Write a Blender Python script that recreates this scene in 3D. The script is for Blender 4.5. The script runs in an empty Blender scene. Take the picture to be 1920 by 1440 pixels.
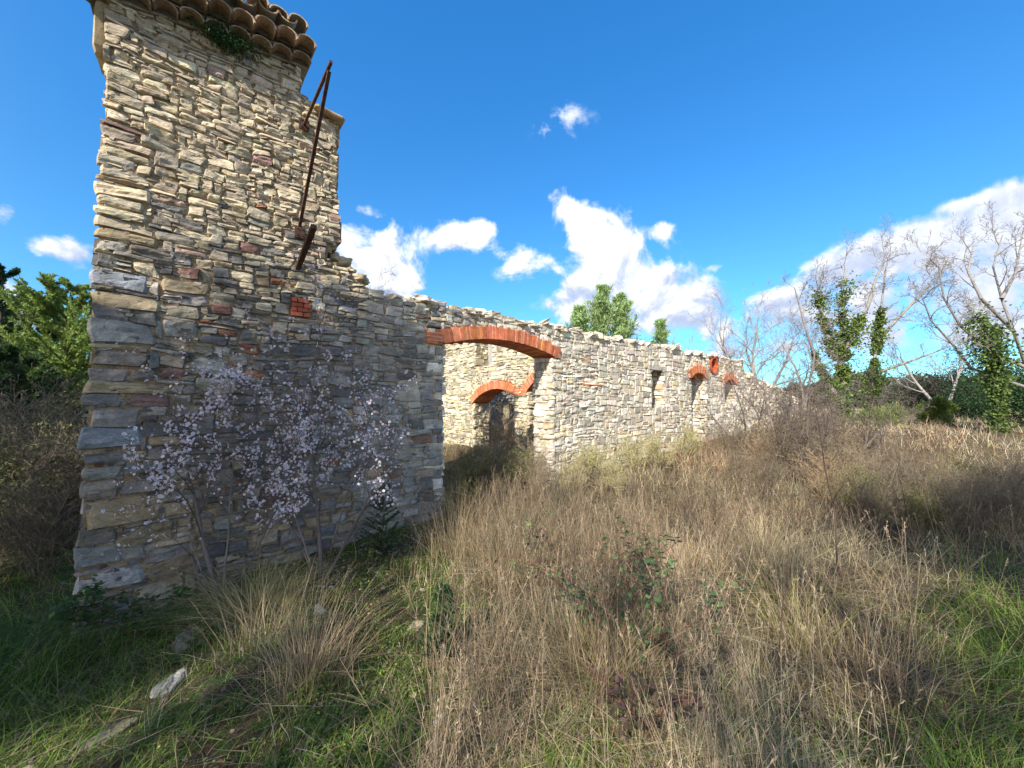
import bpy, math, random
import numpy as np
R = math.radians
C = bpy.context.scene.collection

# ------------------------------------------------------------------ camera, sky, sun
CAMZ = 1.6
F = 720.0            # focal length in photo pixels (1920 wide)
HOR = 757.7          # horizon row
sc = bpy.context.scene
cam = bpy.data.cameras.new('camera'); camo = bpy.data.objects.new('camera', cam); C.objects.link(camo)
cam.sensor_width = 36; cam.lens = 36 * F / 1920; cam.clip_start = .05; cam.clip_end = 3000
camo.location = (0, 0, CAMZ); camo.rotation_euler = (R(93.0), 0, 0)
sc.camera = camo
sc.view_settings.view_transform = 'Standard'; sc.view_settings.look = 'None'
sc.view_settings.gamma = 1; sc.view_settings.use_curve_mapping = False
sc.view_settings.exposure = 0.7
sc.cycles.max_bounces = 6; sc.cycles.transparent_max_bounces = 4
sc.cycles.diffuse_bounces = 3; sc.cycles.glossy_bounces = 2

SUN_AZ, SUN_EL = 206.0, 36.0
LA = R(SUN_AZ - 180)
LD = np.array([math.sin(LA), math.cos(LA)])      # horizontal direction the light travels
LS = np.array([LD[1], -LD[0]])                   # sideways
sun = bpy.data.lights.new('sun', 'SUN'); sun.energy = 5.0; sun.angle = R(.6); sun.color = (1, .93, .82)
suno = bpy.data.objects.new('sun', sun); C.objects.link(suno)
from mathutils import Vector
ldir = Vector((LD[0] * math.cos(R(SUN_EL)), LD[1] * math.cos(R(SUN_EL)), -math.sin(R(SUN_EL))))
suno.rotation_euler = ldir.to_track_quat('-Z', 'Y').to_euler()
suno.location = (-20, -30, 30)

def pix_dir(px, py):
    x = (px - 960) / F; y = (720 - py) / F
    p = R(3.0)
    v = np.array([x, math.cos(p) - y * math.sin(p), math.sin(p) + y * math.cos(p)])
    return v / np.linalg.norm(v)

class NT:
    def __init__(s, nt): s.nt = nt; s.n = nt.nodes; s.l = nt.links
    def node(s, t, **kw):
        n = s.n.new(t)
        for k, v in kw.items(): setattr(n, k, v)
        return n
    def link(s, a, b): s.l.new(a, b)
    def val(s, x, sock):
        if isinstance(x, (int, float)): sock.default_value = x
        else: s.link(x, sock)
    def math(s, op, a, b=0.0, c=None, clamp=False):
        n = s.node('ShaderNodeMath', operation=op, use_clamp=clamp)
        s.val(a, n.inputs[0]); s.val(b, n.inputs[1])
        if c is not None: s.val(c, n.inputs[2])
        return n.outputs[0]
    def noise(s, vec, scale, detail=4, rough=.5, dist=0.0):
        n = s.node('ShaderNodeTexNoise'); n.inputs['Scale'].default_value = scale
        n.inputs['Detail'].default_value = detail; n.inputs['Roughness'].default_value = rough
        n.inputs['Distortion'].default_value = dist
        s.link(vec, n.inputs['Vector']); return n.outputs[0]
    def mapr(s, x, a, b, c=0, d=1, smooth=True):
        n = s.node('ShaderNodeMapRange', interpolation_type='SMOOTHSTEP' if smooth else 'LINEAR')
        s.val(x, n.inputs[0]); s.val(a, n.inputs[1]); s.val(b, n.inputs[2]); s.val(c, n.inputs[3]); s.val(d, n.inputs[4])
        return n.outputs[0]
    def mix(s, f, a, b, mode='MIX'):
        n = s.node('ShaderNodeMix', data_type='RGBA', blend_type=mode)
        s.val(f, n.inputs[0])
        for v, k in ((a, 6), (b, 7)):
            if isinstance(v, tuple): n.inputs[k].default_value = (*v, 1)
            else: s.link(v, n.inputs[k])
        return n.outputs[2]

def build_world():
    w = bpy.data.worlds.new('World'); sc.world = w; w.use_nodes = True
    T = NT(w.node_tree); T.n.clear()
    out = T.node('ShaderNodeOutputWorld'); bg = T.node('ShaderNodeBackground')
    T.link(bg.outputs[0], out.inputs[0]); bg.inputs[1].default_value = .115
    sky = T.node('ShaderNodeTexSky', sky_type='NISHITA'); sky.sun_disc = False
    sky.sun_elevation = R(SUN_EL); sky.sun_rotation = R(SUN_AZ); sky.ozone_density = 3.0; sky.air_density = 1.0; sky.dust_density = .3
    
    tc = T.node('ShaderNodeTexCoord'); d = tc.outputs['Generated']
    sp = T.node('ShaderNodeSeparateXYZ'); T.link(d, sp.inputs[0])
    az = T.math('ARCTAN2', sp.outputs[0], sp.outputs[1]); el = T.math('ARCSINE', sp.outputs[2])
    # towards the sun the air is paler; away from it the blue is deep
    sw = T.mapr(T.math('ADD', T.math('MULTIPLY', sp.outputs[1], math.cos(R(SUN_AZ))), T.math('MULTIPLY', sp.outputs[0], math.sin(R(SUN_AZ)))), -.25, .5)
    tint = T.mix(sw, T.mix(T.mapr(el, .0, .9), (.50, 1.0, 1.22), (.29, 1.13, 1.68)), (1.5, 1.25, 1.15))
    skyc = T.mix(1.0, sky.outputs[0], tint, 'MULTIPLY')
    blobs = [(1045,228,95,62,.37),(1018,180,40,60,.32),(860,440,72,42,1),(905,430,35,30,.8),(985,485,62,50,1),(1055,385,42,45,.95),(1090,420,40,40,.9),(1150,455,75,60,1.1),(1235,435,40,24,.8),
             (1150,530,100,62,1.15),(1060,575,90,42,1.1),(1285,550,62,48,1.0),(1230,540,60,45,.9),(1370,590,100,60,1.1),(1470,600,90,60,1),(700,470,80,70,1.1),(740,530,70,40,1),(660,440,60,40,.9),
             (690,395,40,16,.6),(105,468,95,38,1.25),(5,400,40,30,1.2),(30,575,95,55,1.35),(1590,505,105,42,1.1),(1700,480,120,70,1.2),(1840,430,130,60,1.15),(1960,420,120,90,1.2),
             (1820,540,210,85,1.1),(1640,570,130,60,1.0),(1750,640,260,45,.85),(1378,482,34,9,.6),(1345,500,25,8,.5),(1800,383,60,12,.62),(1895,365,40,22,.7),(1420,655,140,35,.7),(1900,690,150,20,.7),
             (-300,420,200,70,1.1),(-700,500,300,90,1.1),(2500,420,350,120,1.2),(1200,610,150,40,.8)]
    tot = None
    for (px, py, rx, ry, wt) in blobs:
        v = pix_dir(px, py); a0 = math.atan2(v[0], v[1]); e0 = math.asin(v[2])
        v1 = pix_dir(px + rx * .5, py); v2 = pix_dir(px - rx * .5, py); ra = abs(math.atan2(v1[0], v1[1]) - math.atan2(v2[0], v2[1]))
        v1 = pix_dir(px, py + ry * .5); v2 = pix_dir(px, py - ry * .5); re = abs(math.asin(v1[2]) - math.asin(v2[2]))
        a = T.math('MULTIPLY', T.math('SUBTRACT', az, a0), 1 / ra); e = T.math('MULTIPLY', T.math('SUBTRACT', el, e0), 1 / re)
        rr = T.math('ADD', T.math('MULTIPLY', a, a), T.math('MULTIPLY', e, e))
        g = T.math('MULTIPLY', T.math('EXPONENT', T.math('MULTIPLY', rr, -1.35)), wt)
        tot = g if tot is None else T.math('MAXIMUM', tot, g) if len(blobs) < 0 else T.math('ADD', tot, g)
    tot = T.math('MINIMUM', tot, 1.12)
    n1 = T.noise(d, 8, 10, .6, .35); n2 = T.noise(d, 24, 7, .62, .3)
    off = T.node('ShaderNodeVectorMath', operation='ADD'); T.link(d, off.inputs[0]); off.inputs[1].default_value = (-.012, 0, .022)
    n3 = T.noise(off.outputs[0], 8, 10, .6, .35)
    nn = T.math('ADD', T.math('MULTIPLY', T.math('SUBTRACT', n1, .5), 3.2), T.math('MULTIPLY', T.math('SUBTRACT', n2, .5), .7))
    # scattered cumulus added in the unseen sky behind the viewer, for less blue fill
    back = T.math('MULTIPLY', T.mapr(T.noise(d, 2.2, 6, .6), .45, .62), T.mapr(sp.outputs[1], -.05, -.35))
    tot = T.math('MAXIMUM', tot, back)
    f = T.math('ADD', tot, nn)
    m = T.math('MULTIPLY', T.mapr(f, .46, 1.05), T.mapr(tot, .1, .4))
    em = T.math('MULTIPLY', T.math('SUBTRACT', n1, n3), 3.2)
    sh = T.math('ADD', T.math('ADD', em, T.math('MULTIPLY', el, 1.9)), T.math('MULTIPLY', T.mapr(f, .5, 1.5), .12))
    sh = T.mapr(sh, .12, .95)
    cc = T.mix(sh, (3.0, 3.55, 4.9), (6.6, 6.8, 7.2))
    cc = T.mix(T.mapr(az, .5, .95, 0, .5), cc, (4.3, 4.7, 5.7))
    col = T.mix(m, skyc, cc)
    T.link(col, bg.inputs[0])
build_world()

# ------------------------------------------------------------------ numpy helpers
rng = np.random.default_rng(7); random.seed(7)
def _hash(ix, iy, iz, s):
    n = (ix * 374761393 + iy * 668265263 + iz * 2147483647 + s * 974711) & 0x7fffffff
    n = ((n ^ (n >> 13)) * 1274126177) & 0x7fffffff
    n = ((n ^ (n >> 16)) * 461845907) & 0x7fffffff
    return ((n ^ (n >> 15)) & 0xffff) / 65535.0
def vn(x, y, z=0.0, s=0):
    x, y, z = np.broadcast_arrays(np.asarray(x, float), y, z)
    ix = np.floor(x).astype(np.int64); iy = np.floor(y).astype(np.int64); iz = np.floor(z).astype(np.int64)
    fx = x - ix; fy = y - iy; fz = z - iz
    fx = fx * fx * (3 - 2 * fx); fy = fy * fy * (3 - 2 * fy); fz = fz * fz * (3 - 2 * fz)
    r = 0
    for a in (0, 1):
        for b in (0, 1):
            for c in (0, 1):
                r = r + _hash(ix + a, iy + b, iz + c, s) * (fx if a else 1 - fx) * (fy if b else 1 - fy) * (fz if c else 1 - fz)
    return r - .5                                        # -.5 .. .5
def fbm(x, y, z=0.0, o=4, s=0):
    r = 0; a = 1
    for i in range(o):
        r = r + vn(np.asarray(x) * 2 ** i, np.asarray(y) * 2 ** i, np.asarray(z) * 2 ** i, s + i * 17) * a; a *= .5
    return r
def ss(a, b, x):
    t = np.clip((x - a) / (b - a), 0, 1); return t * t * (3 - 2 * t)

class MB:
    def __init__(s): s.v = []; s.q = []; s.t = []; s.c = []; s.n = 0
    def add(s, v, q=None, c=(1, 1, 1), t=None):
        v = np.asarray(v, np.float64).reshape(-1, 3); s.v.append(v)
        c = np.asarray(c, float)
        s.c.append(np.broadcast_to(c, (len(v), 3)) if c.ndim == 1 else c.reshape(-1, 3))
        if q is not None and len(q): s.q.append(np.asarray(q, np.int64).reshape(-1, 4) + s.n)
        if t is not None and len(t): s.t.append(np.asarray(t, np.int64).reshape(-1, 3) + s.n)
        s.n += len(v)
    def build(s, name, mat, parent=None, smooth=False, loc=(0, 0, 0)):
        loc = np.array(loc, float)
        if parent is not None: loc = np.array(parent['_o'][:], float) if '_o' in parent else np.array(parent.location)
        v = np.concatenate(s.v) - loc; c = np.concatenate(s.c)
        q = np.concatenate(s.q) if s.q else np.zeros((0, 4), np.int64); t = np.concatenate(s.t) if s.t else np.zeros((0, 3), np.int64)
        me = bpy.data.meshes.new(name)
        me.vertices.add(len(v)); me.vertices.foreach_set('co', v.astype(np.float32).ravel())
        me.loops.add(q.size + t.size); me.loops.foreach_set('vertex_index', np.concatenate([q.ravel(), t.ravel()]).astype(np.int32))
        me.polygons.add(len(q) + len(t))
        st = np.concatenate([np.arange(len(q)) * 4, q.size + np.arange(len(t)) * 3]).astype(np.int32)
        me.polygons.foreach_set('loop_start', st)
        if smooth: me.polygons.foreach_set('use_smooth', np.ones(len(q) + len(t), bool))
        else: me.polygons.foreach_set('use_smooth', np.zeros(len(q) + len(t), bool))
        ca = me.color_attributes.new('col', 'FLOAT_COLOR', 'POINT')
        ca.data.foreach_set('color', np.concatenate([c, np.ones((len(c), 1))], 1).astype(np.float32).ravel())
        me.materials.append(mat); me.update(calc_edges=True); me.validate()
        o = bpy.data.objects.new(name, me); C.objects.link(o)
        if parent is not None:
            o.parent = parent
            o['_o'] = tuple(loc)          # world origin, removed at the end
        else: o.location = loc
        return o

def tag(o, label, cat, group=None, kind=None):
    o['label'] = label; o['category'] = cat
    if group: o['group'] = group
    if kind: o['kind'] = kind
    return o
def thing(name, label, cat, loc=(0, 0, 0), group=None):
    o = bpy.data.objects.new(name, None); C.objects.link(o); o.location = loc; o.empty_display_size = .2
    return tag(o, label, cat, group)
def copy_tree(o, parent=None):
    c = o.copy(); C.objects.link(c); c.parent = parent
    for ch in list(o.children): copy_tree(ch, c)
    return c

# ------------------------------------------------------------------ materials
def veg_mat(name, transl=.25, rough=.75, var=.35, scale=9):
    m = bpy.data.materials.new(name); m.use_nodes = True; T = NT(m.node_tree); T.n.clear()
    out = T.node('ShaderNodeOutputMaterial')
    at = T.node('ShaderNodeAttribute', attribute_name='col'); geo = T.node('ShaderNodeNewGeometry')
    n = T.noise(geo.outputs['Position'], scale, 3)
    col = T.mix(1.0, at.outputs[0], T.mix(n, (1 - var,) * 3, (1 + var,) * 3), 'MULTIPLY')
    p = T.node('ShaderNodeBsdfPrincipled'); T.link(col, p.inputs['Base Color']); p.inputs['Roughness'].default_value = rough
    p.inputs['Specular IOR Level'].default_value = .25
    if transl > 0:
        t = T.node('ShaderNodeBsdfTranslucent'); T.link(col, t.inputs[0])
        mx = T.node('ShaderNodeMixShader'); mx.inputs[0].default_value = transl
        T.link(p.outputs[0], mx.inputs[1]); T.link(t.outputs[0], mx.inputs[2]); T.link(mx.outputs[0], out.inputs[0])
    else: T.link(p.outputs[0], out.inputs[0])
    return m
def rock_mat(name, s1=6, s2=45, bump=.5, stain=(.10, .10, .085), strata=True, stainamt=.6):
    m = bpy.data.materials.new(name); m.use_nodes = True; T = NT(m.node_tree); T.n.clear()
    out = T.node('ShaderNodeOutputMaterial'); at = T.node('ShaderNodeAttribute', attribute_name='col')
    geo = T.node('ShaderNodeNewGeometry'); P = geo.outputs['Position']
    mp = T.node('ShaderNodeMapping'); T.link(P, mp.inputs[0]); mp.inputs['Scale'].default_value = (1, 1, 3.2 if strata else 1)
    n1 = T.noise(P, s1, 5, .6); n2 = T.noise(mp.outputs[0], s2, 6, .65); n3 = T.noise(P, s2 * 2.2, 3, .6)
    n4 = T.noise(mp.outputs[0], 17, 6, .7, .6)
    col = T.mix(1.0, at.outputs[0], T.mix(T.mapr(n1, .3, .7), (.78, .76, .74), (1.2, 1.18, 1.12)), 'MULTIPLY')
    col = T.mix(1.0, col, T.mix(T.mapr(n2, .32, .68), (.7, .7, .7), (1.22, 1.22, 1.2)), 'MULTIPLY')
    col = T.mix(T.math('MULTIPLY', T.mapr(n4, .56, .74), stainamt), col, stain)
    p = T.node('ShaderNodeBsdfPrincipled'); T.link(col, p.inputs['Base Color']); p.inputs['Roughness'].default_value = .92
    p.inputs['Specular IOR Level'].default_value = .2
    h = T.math('ADD', T.math('MULTIPLY', n2, .6), T.math('ADD', T.math('MULTIPLY', n3, .25), T.math('MULTIPLY', n4, .7)))
    b = T.node('ShaderNodeBump'); b.inputs['Strength'].default_value = bump; b.inputs['Distance'].default_value = .02
    T.link(h, b.inputs['Height']); T.link(b.outputs[0], p.inputs['Normal']); T.link(p.outputs[0], out.inputs[0])
    return m
M_stone = rock_mat('stone'); M_mortar = rock_mat('earth_mortar', 5, 60, .8, (.2, .15, .09), False)
M_brick = rock_mat('brick', 10, 90, .35, (.28, .12, .08), False, .5)
M_tile = rock_mat('clay_tile', 7, 60, .35, (.07, .065, .05), False, .9)
M_plaster = rock_mat('plaster', 4, 30, .2, (.4, .4, .38), False, .3)
M_grass = veg_mat('grass', .3); M_leaf = veg_mat('leaf', .3, .6); M_bark = veg_mat('bark', 0, .9, .4, 14); M_twig = veg_mat('twig', .0, .85, .4, 5)
M_petal = veg_mat('petal', .35, .6, .08)
def rust_mat():
    m = bpy.data.materials.new('rusty_iron'); m.use_nodes = True; T = NT(m.node_tree); p = T.n['Principled BSDF']
    geo = T.node('ShaderNodeNewGeometry'); n = T.noise(geo.outputs['Position'], 25, 6, .7)
    T.link(T.mix(T.mapr(n, .35, .65), (.035, .022, .018), (.13, .055, .035)), p.inputs['Base Color'])
    p.inputs['Roughness'].default_value = .8; p.inputs['Metallic'].default_value = .25
    return m
M_rust = rust_mat()
def ground_mat():
    m = bpy.data.materials.new('soil'); m.use_nodes = True; T = NT(m.node_tree); p = T.n['Principled BSDF']
    at = T.node('ShaderNodeAttribute', attribute_name='col')
    geo = T.node('ShaderNodeNewGeometry'); P = geo.outputs['Position']
    n = T.noise(P, 3, 6, .6); n2 = T.noise(P, 40, 5, .7)
    c = T.mix(T.mapr(n, .35, .65), (.075, .052, .032), (.13, .10, .06))
    c = T.mix(T.mapr(T.noise(P, 7, 5, .6), .45, .6), c, at.outputs[0])
    c = T.mix(1.0, c, T.mix(n2, (.5, .5, .5), (1.5, 1.5, 1.5)), 'MULTIPLY')
    T.link(c, p.inputs['Base Color']); p.inputs['Roughness'].default_value = 1; p.inputs['Specular IOR Level'].default_value = .1
    b = T.node('ShaderNodeBump'); b.inputs['Strength'].default_value = .8; b.inputs['Distance'].default_value = .04
    T.link(n2, b.inputs['Height']); T.link(b.outputs[0], p.inputs['Normal'])
    return m
M_ground = ground_mat()

# ------------------------------------------------------------------ frames: the wall plane
PH = R(50.0)
D = np.array([math.sin(PH), math.cos(PH), 0]); NF = np.array([math.cos(PH), -math.sin(PH), 0]); Z = np.array([0, 0, 1.])
O = np.array([-3.67, 3.2, CAMZ])                     # heights in wall frame are relative to the eye
class Frame:
    def __init__(s, o, d, n): s.o = np.array(o, float); s.d = np.array(d, float); s.n = np.array(n, float)
    def w(s, t, h, q=0.0):
        t, h, q = np.broadcast_arrays(np.asarray(t, float), h, q)
        return s.o + t[..., None] * s.d + h[..., None] * Z + q[..., None] * s.n
    def pix(s, px, py):                               # photo pixel -> (t, h) on the plane
        v = pix_dir(px, py); e = np.array([0, 0, CAMZ]); k = np.dot(s.o - e, s.n) / np.dot(v, s.n)
        p = e + v * k - s.o; return float(np.dot(p, s.d)), float(p[2])
W = Frame(O, D, NF)
TC = 6.6                                             # where the cross wall leaves the main wall
X = Frame(O + TC * D, -NF, -D)                       # cross wall: runs back, faces the door
TH = .48

# ------------------------------------------------------------------ ground
def gz(x, y):
    x = np.asarray(x, float); y = np.asarray(y, float)
    r = np.sqrt(x * x + y * y)
    z = .75 * ss(4, 14, y) * ss(-9, 2, x) + .25 * ss(14, 40, y)
    z = z - .32 * np.exp(-((x + 3.9) ** 2 + (y - 2.8) ** 2) / 5.0)
    z = z - .5 * ss(-4, -9, x)
    z = z + .35 * ss(60, 200, r)
    z = z + .16 * fbm(x * .6, y * .6, 0, 3, 5) * ss(0, 3, r) + .035 * fbm(x * 4, y * 4, 0, 3, 9)
    return z
def build_ground():
    mb = MB()
    rr = np.concatenate([np.linspace(0, 12, 130), np.geomspace(12.2, 900, 110)[0:]]); th = np.linspace(0, 2 * math.pi, 361)
    rg, tg = np.meshgrid(rr, th, indexing='ij'); x = rg * np.sin(tg); y = rg * np.cos(tg); z = gz(x, y)
    g = green_w(x, y)
    c = np.array([.14, .10, .055]) * (1 - g[..., None]) + np.array([.045, .085, .018]) * g[..., None]
    a, b = rg.shape; i = np.arange(a * b).reshape(a, b)
    q = np.stack([i[:-1, :-1], i[1:, :-1], i[1:, 1:], i[:-1, 1:]], -1)[:, ::-1]
    mb.add(np.stack([x, y, z], -1), q, c.reshape(-1, 3))
    o = mb.build('ground', M_ground, smooth=True); o['kind'] = 'structure'
def green_w(x, y):
    """how green and short the growth is (1) against dry and tall (0)"""
    n = fbm(x * .8, y * .8, 0, 3, 31)
    yy = np.maximum(y, .3)
    left = 1 - ss(-.42, .22, x + .16 * yy + n * .95)
    right = ss(.95, 1.2, x / yy + n * .2) * (1 - ss(4.2, 6.5, np.hypot(x, y)))
    low = (1 - ss(1.9, 2.6, y + n)) * .45 * (1 - ss(-.2, 1.2, x))
    pt = 0
    for (a, b, r_, w_) in ((1.3, 1.95, .28, .9), (.25, 1.75, .35, .7), (1.75, 1.75, .3, .8), (.65, 2.1, .2, .5), (2.6, 3.0, .4, .6), (-.25, 3.0, .3, .5)):
        pt = pt + w_ * np.exp(-((x - a) ** 2 + (y - b) ** 2) / r_ ** 2)
    return np.clip(left * (1 - ss(7, 12, y) * .5) + right + low + pt * (1 + n), 0, 1)
build_ground()

# ------------------------------------------------------------------ masonry
def pick(pal, n, r):
    w = np.array([p[1] for p in pal], float); w /= w.sum(); k = r.choice(len(pal), n, p=w)
    base = np.array([p[0] for p in pal])[k]
    return base * (1 + r.normal(0, .13, (n, 1))) * (1 + r.normal(0, .018, (n, 3)))
def stones(mb, fr, rects, cols, r, near=True, prot=.014, rough=1.0, deep=-.055):
    """rects: (N,4) t0,t1,h0,h1"""
    rects = np.asarray(rects); n = len(rects)
    if not n: return
    nu, nv = (14, 9) if near else (9, 6)
    def ax(k): return np.concatenate([[-1, -.97], np.linspace(-.86, .86, k - 4), [.97, 1]])
    u = ax(nu)[None, None, :]; v = ax(nv)[None, :, None]
    k = r.uniform(.0, .35, (n, 1, 1))
    uu = u * np.sqrt(1 - k * v * v * .5); vv = v * np.sqrt(1 - k * u * u * .5)
    cx = (rects[:, 0] + rects[:, 1]) / 2; cy = (rects[:, 2] + rects[:, 3]) / 2
    a = (rects[:, 1] - rects[:, 0]) / 2; b = (rects[:, 3] - rects[:, 2]) / 2
    g = r.uniform(.001, .006, n); a = np.maximum(a - g, .01); b = np.maximum(b - g * .8, .008)
    t = uu * a[:, None, None]; h = vv * b[:, None, None]
    j = r.normal(0, 1, (n, 8)) * .2; j = np.clip(j, -.3, .26)
    s00 = (1 - u) * (1 - v) / 4; s10 = (1 + u) * (1 - v) / 4; s01 = (1 - u) * (1 + v) / 4; s11 = (1 + u) * (1 + v) / 4
    jb = lambda q: j[:, q][:, None, None]
    m = np.minimum(a, b * 1.6)[:, None, None]
    t = t + m * (-s00 * jb(0) + s10 * jb(1) - s01 * jb(2) + s11 * jb(3)); h = h + b[:, None, None] * (-s00 * jb(4) - s10 * jb(5) + s01 * jb(6) + s11 * jb(7))
    rt = np.clip(r.normal(0, .08, n), -.18, .18)[:, None, None]; t, h = t - rt * h, h + rt * t * .55
    t = t + cx[:, None, None]; h = h + cy[:, None, None]
    wt = t + .02 * vn(t * 9, h * 22, cx[:, None, None] * 7, 3); wh = h + .011 * vn(t * 13, h * 9, cy[:, None, None] * 7, 4)
    # wobble of the courses
    wh = wh + .05 * vn(t * .9, h * .8, 0, 8) + .02 * vn(t * 3, h * 2.0, 0, 9)
    e = np.maximum(np.abs(u), np.abs(v)) * np.ones((n, 1, 1))
    sd = cx[:, None, None] * 31.7 + cy[:, None, None] * 17.3
    z = (prot * (1 + r.normal(0, .9, n)))[:, None, None] + a[:, None, None] * 0
    z = z + rough * (r.normal(0, .012, n))[:, None, None] * u + rough * (r.normal(0, .012, n))[:, None, None] * v
    z = z - .010 * np.maximum(0, e - .8) / .2
    z = z + rough * (.034 * vn(t * 11, h * 15, sd, 11) + .020 * vn(t * 6, h * 55, sd, 12) + .012 * vn(t * 38, h * 50, sd, 13))
    if near:                                            # broken bedding planes: small flat steps
        f = vn(t * 5, h * 26 + 2 * vn(t * 4, h * 4, sd, 15), sd, 14) * 5; z = z + rough * .006 * (np.floor(f) + ss(.35, .65, f - np.floor(f)))
    z = np.where(e > .965, np.minimum(z, .0) - .012, z); z = np.where(e > .99, deep, z)
    P = fr.w(wt, wh, z)
    c = np.broadcast_to(cols[:, None, None, :], P.shape) * (1 + .25 * vn(t * 14, h * 30, sd, 21))[..., None]
    i = np.arange(n * nv * nu).reshape(n, nv, nu)
    q = np.stack([i[:, :-1, :-1], i[:, :-1, 1:], i[:, 1:, 1:], i[:, 1:, :-1]], -1)
    mb.add(P, q, c.reshape(-1, 3))
def layout(inside, t0, t1, h0, h1, size, r, cell=.02, pre=()):
    nx = int(math.ceil((t1 - t0) / cell)); ny = int(math.ceil((h1 - h0) / cell))
    tt = t0 + (np.arange(nx) + .5) * cell; hh = h0 + (np.arange(ny) + .5) * cell
    Tg, Hg = np.meshgrid(tt, hh); occ = ~inside(Tg, Hg)
    for (a, b, c, d) in pre:
        occ[max(0, int((c - h0) / cell)):int((d - h0) / cell), max(0, int((a - t0) / cell)):int((b - t0) / cell)] = True
    out = [tuple(p) for p in pre]; tops = np.zeros(nx, int)
    for y in range(ny):
        x = 0; row = occ[y]
        while x < nx:
            if row[x]: x += 1; continue
            e = x
            while e < nx and not row[e]: e += 1
            run = e - x
            w, h = size(tt[x], hh[y], r); w = max(2, int(round(w / cell))); h = max(2, int(round(h / cell)))
            if w > run or run - w < 4: w = run if run < w + 4 else w
            if w > run: w = run
            if x > 0 and r.random() < .6:
                tp = tops[x - 1] - y
                if 2 <= tp <= h + 3: h = tp
            hm = 1
            while hm < h and y + hm < ny and not occ[y + hm, x:x + w].any(): hm += 1
            h = hm
            if w >= 2 and (h >= 2): out.append((t0 + x * cell, t0 + (x + w) * cell, h0 + y * cell, h0 + (y + h) * cell))
            occ[y:y + h, x:x + w] = True; tops[x:x + w] = y + h; x += w
    return np.array(out)
def core(mb, fr, inside, t0, t1, h0, h1, th, col, cell=.05, q0=-.028):
    nx = int(math.ceil((t1 - t0) / cell)); ny = int(math.ceil((h1 - h0) / cell))
    Tg, Hg = np.meshgrid(t0 + (np.arange(nx) + .5) * cell, h0 + (np.arange(ny) + .5) * cell)
    m = inside(Tg, Hg); mp = np.zeros((ny + 2, nx + 2), bool); mp[1:-1, 1:-1] = m
    def quads(sel, pts):                               # pts: list of 4 (dt, dh, which q)
        ys, xs = np.nonzero(sel)
        if not len(ys): return
        V = []
        for (a, b, k) in pts:
            t = t0 + (xs + a) * cell; h = h0 + (ys + b) * cell
            qq = (q0 + .02 * vn(t * 13, h * 13, 0, 41)) if k == 0 else np.full(len(t), -th)
            wob = .05 * vn(t * .9, h * .8, 0, 8) + .02 * vn(t * 3, h * 2.0, 0, 9)
            V.append(fr.w(t, h + wob, qq))
        V = np.stack(V, 1); c = np.array(col) * (1 + .3 * vn(V[..., 0] * 4, V[..., 1] * 4, V[..., 2] * 9, 44))[..., None]
        mb.add(V, np.arange(len(ys) * 4).reshape(-1, 4), c.reshape(-1, 3))
    quads(m, [(0, 0, 0), (1, 0, 0), (1, 1, 0), (0, 1, 0)]); quads(m, [(0, 0, 1), (0, 1, 1), (1, 1, 1), (1, 0, 1)])
    quads(m & ~mp[1:-1, :-2], [(0, 0, 0), (0, 1, 0), (0, 1, 1), (0, 0, 1)]); quads(m & ~mp[1:-1, 2:], [(1, 0, 0), (1, 0, 1), (1, 1, 1), (1, 1, 0)])
    quads(m & ~mp[:-2, 1:-1], [(0, 0, 0), (0, 0, 1), (1, 0, 1), (1, 0, 0)]); quads(m & ~mp[2:, 1:-1], [(0, 1, 0), (1, 1, 0), (1, 1, 1), (0, 1, 1)])
def rocks(mb, cen, size, cols, r, rot=None, nn=(10, 7), rough=.3, base=None, sq=.55):
    """rounded irregular blocks; size (N,3) half extents; base = 3x3 axes rows"""
    n = len(cen); cen = np.asarray(cen, float); size = np.asarray(size, float)
    ph = np.linspace(0, 2 * math.pi, nn[0], endpoint=False)[None, None, :]; te = np.linspace(-math.pi / 2, math.pi / 2, nn[1])[None, :, None]
    sg = lambda x, p: np.sign(x) * np.abs(x) ** p
    dx = sg(np.cos(te), sq) * sg(np.cos(ph), sq); dy = sg(np.cos(te), sq) * sg(np.sin(ph), sq); dz = sg(np.sin(te), sq) * np.ones_like(ph)
    sd = (np.arange(n) * 7.77)[:, None, None]
    f = 1 + rough * (vn(dx * 1.3 + sd, dy * 1.3, dz * 1.3, 51) * 1.4 + vn(dx * 3.1 + sd, dy * 3.1, dz * 3.1, 52) * .7)
    L = np.stack([dx * f * size[:, 0, None, None], dy * f * size[:, 1, None, None], dz * f * size[:, 2, None, None]], -1)
    ang = (rot if rot is not None else r.uniform(0, 6.28, n)); ca = np.cos(ang)[:, None, None]; sa = np.sin(ang)[:, None, None]
    tl = r.normal(0, .15, n)[:, None, None]
    x = L[..., 0] * ca - L[..., 1] * sa; y = L[..., 0] * sa + L[..., 1] * ca; z = L[..., 2] + x * tl
    P = np.stack([x, y, z], -1)
    if base is not None: P = P @ np.asarray(base)
    P = P + cen[:, None, None, :]
    i = np.arange(n * nn[0] * nn[1]).reshape(n, nn[1], nn[0]); j = np.roll(i, -1, 2)
    q = np.stack([i[:, :-1], j[:, :-1], j[:, 1:], i[:, 1:]], -1)
    c = np.broadcast_to(np.asarray(cols)[:, None, None, :], P.shape) * (1 + .3 * vn(P[..., 0] * 9, P[..., 1] * 9, P[..., 2] * 9, 53))[..., None]
    mb.add(P, q, c.reshape(-1, 3))
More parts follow.
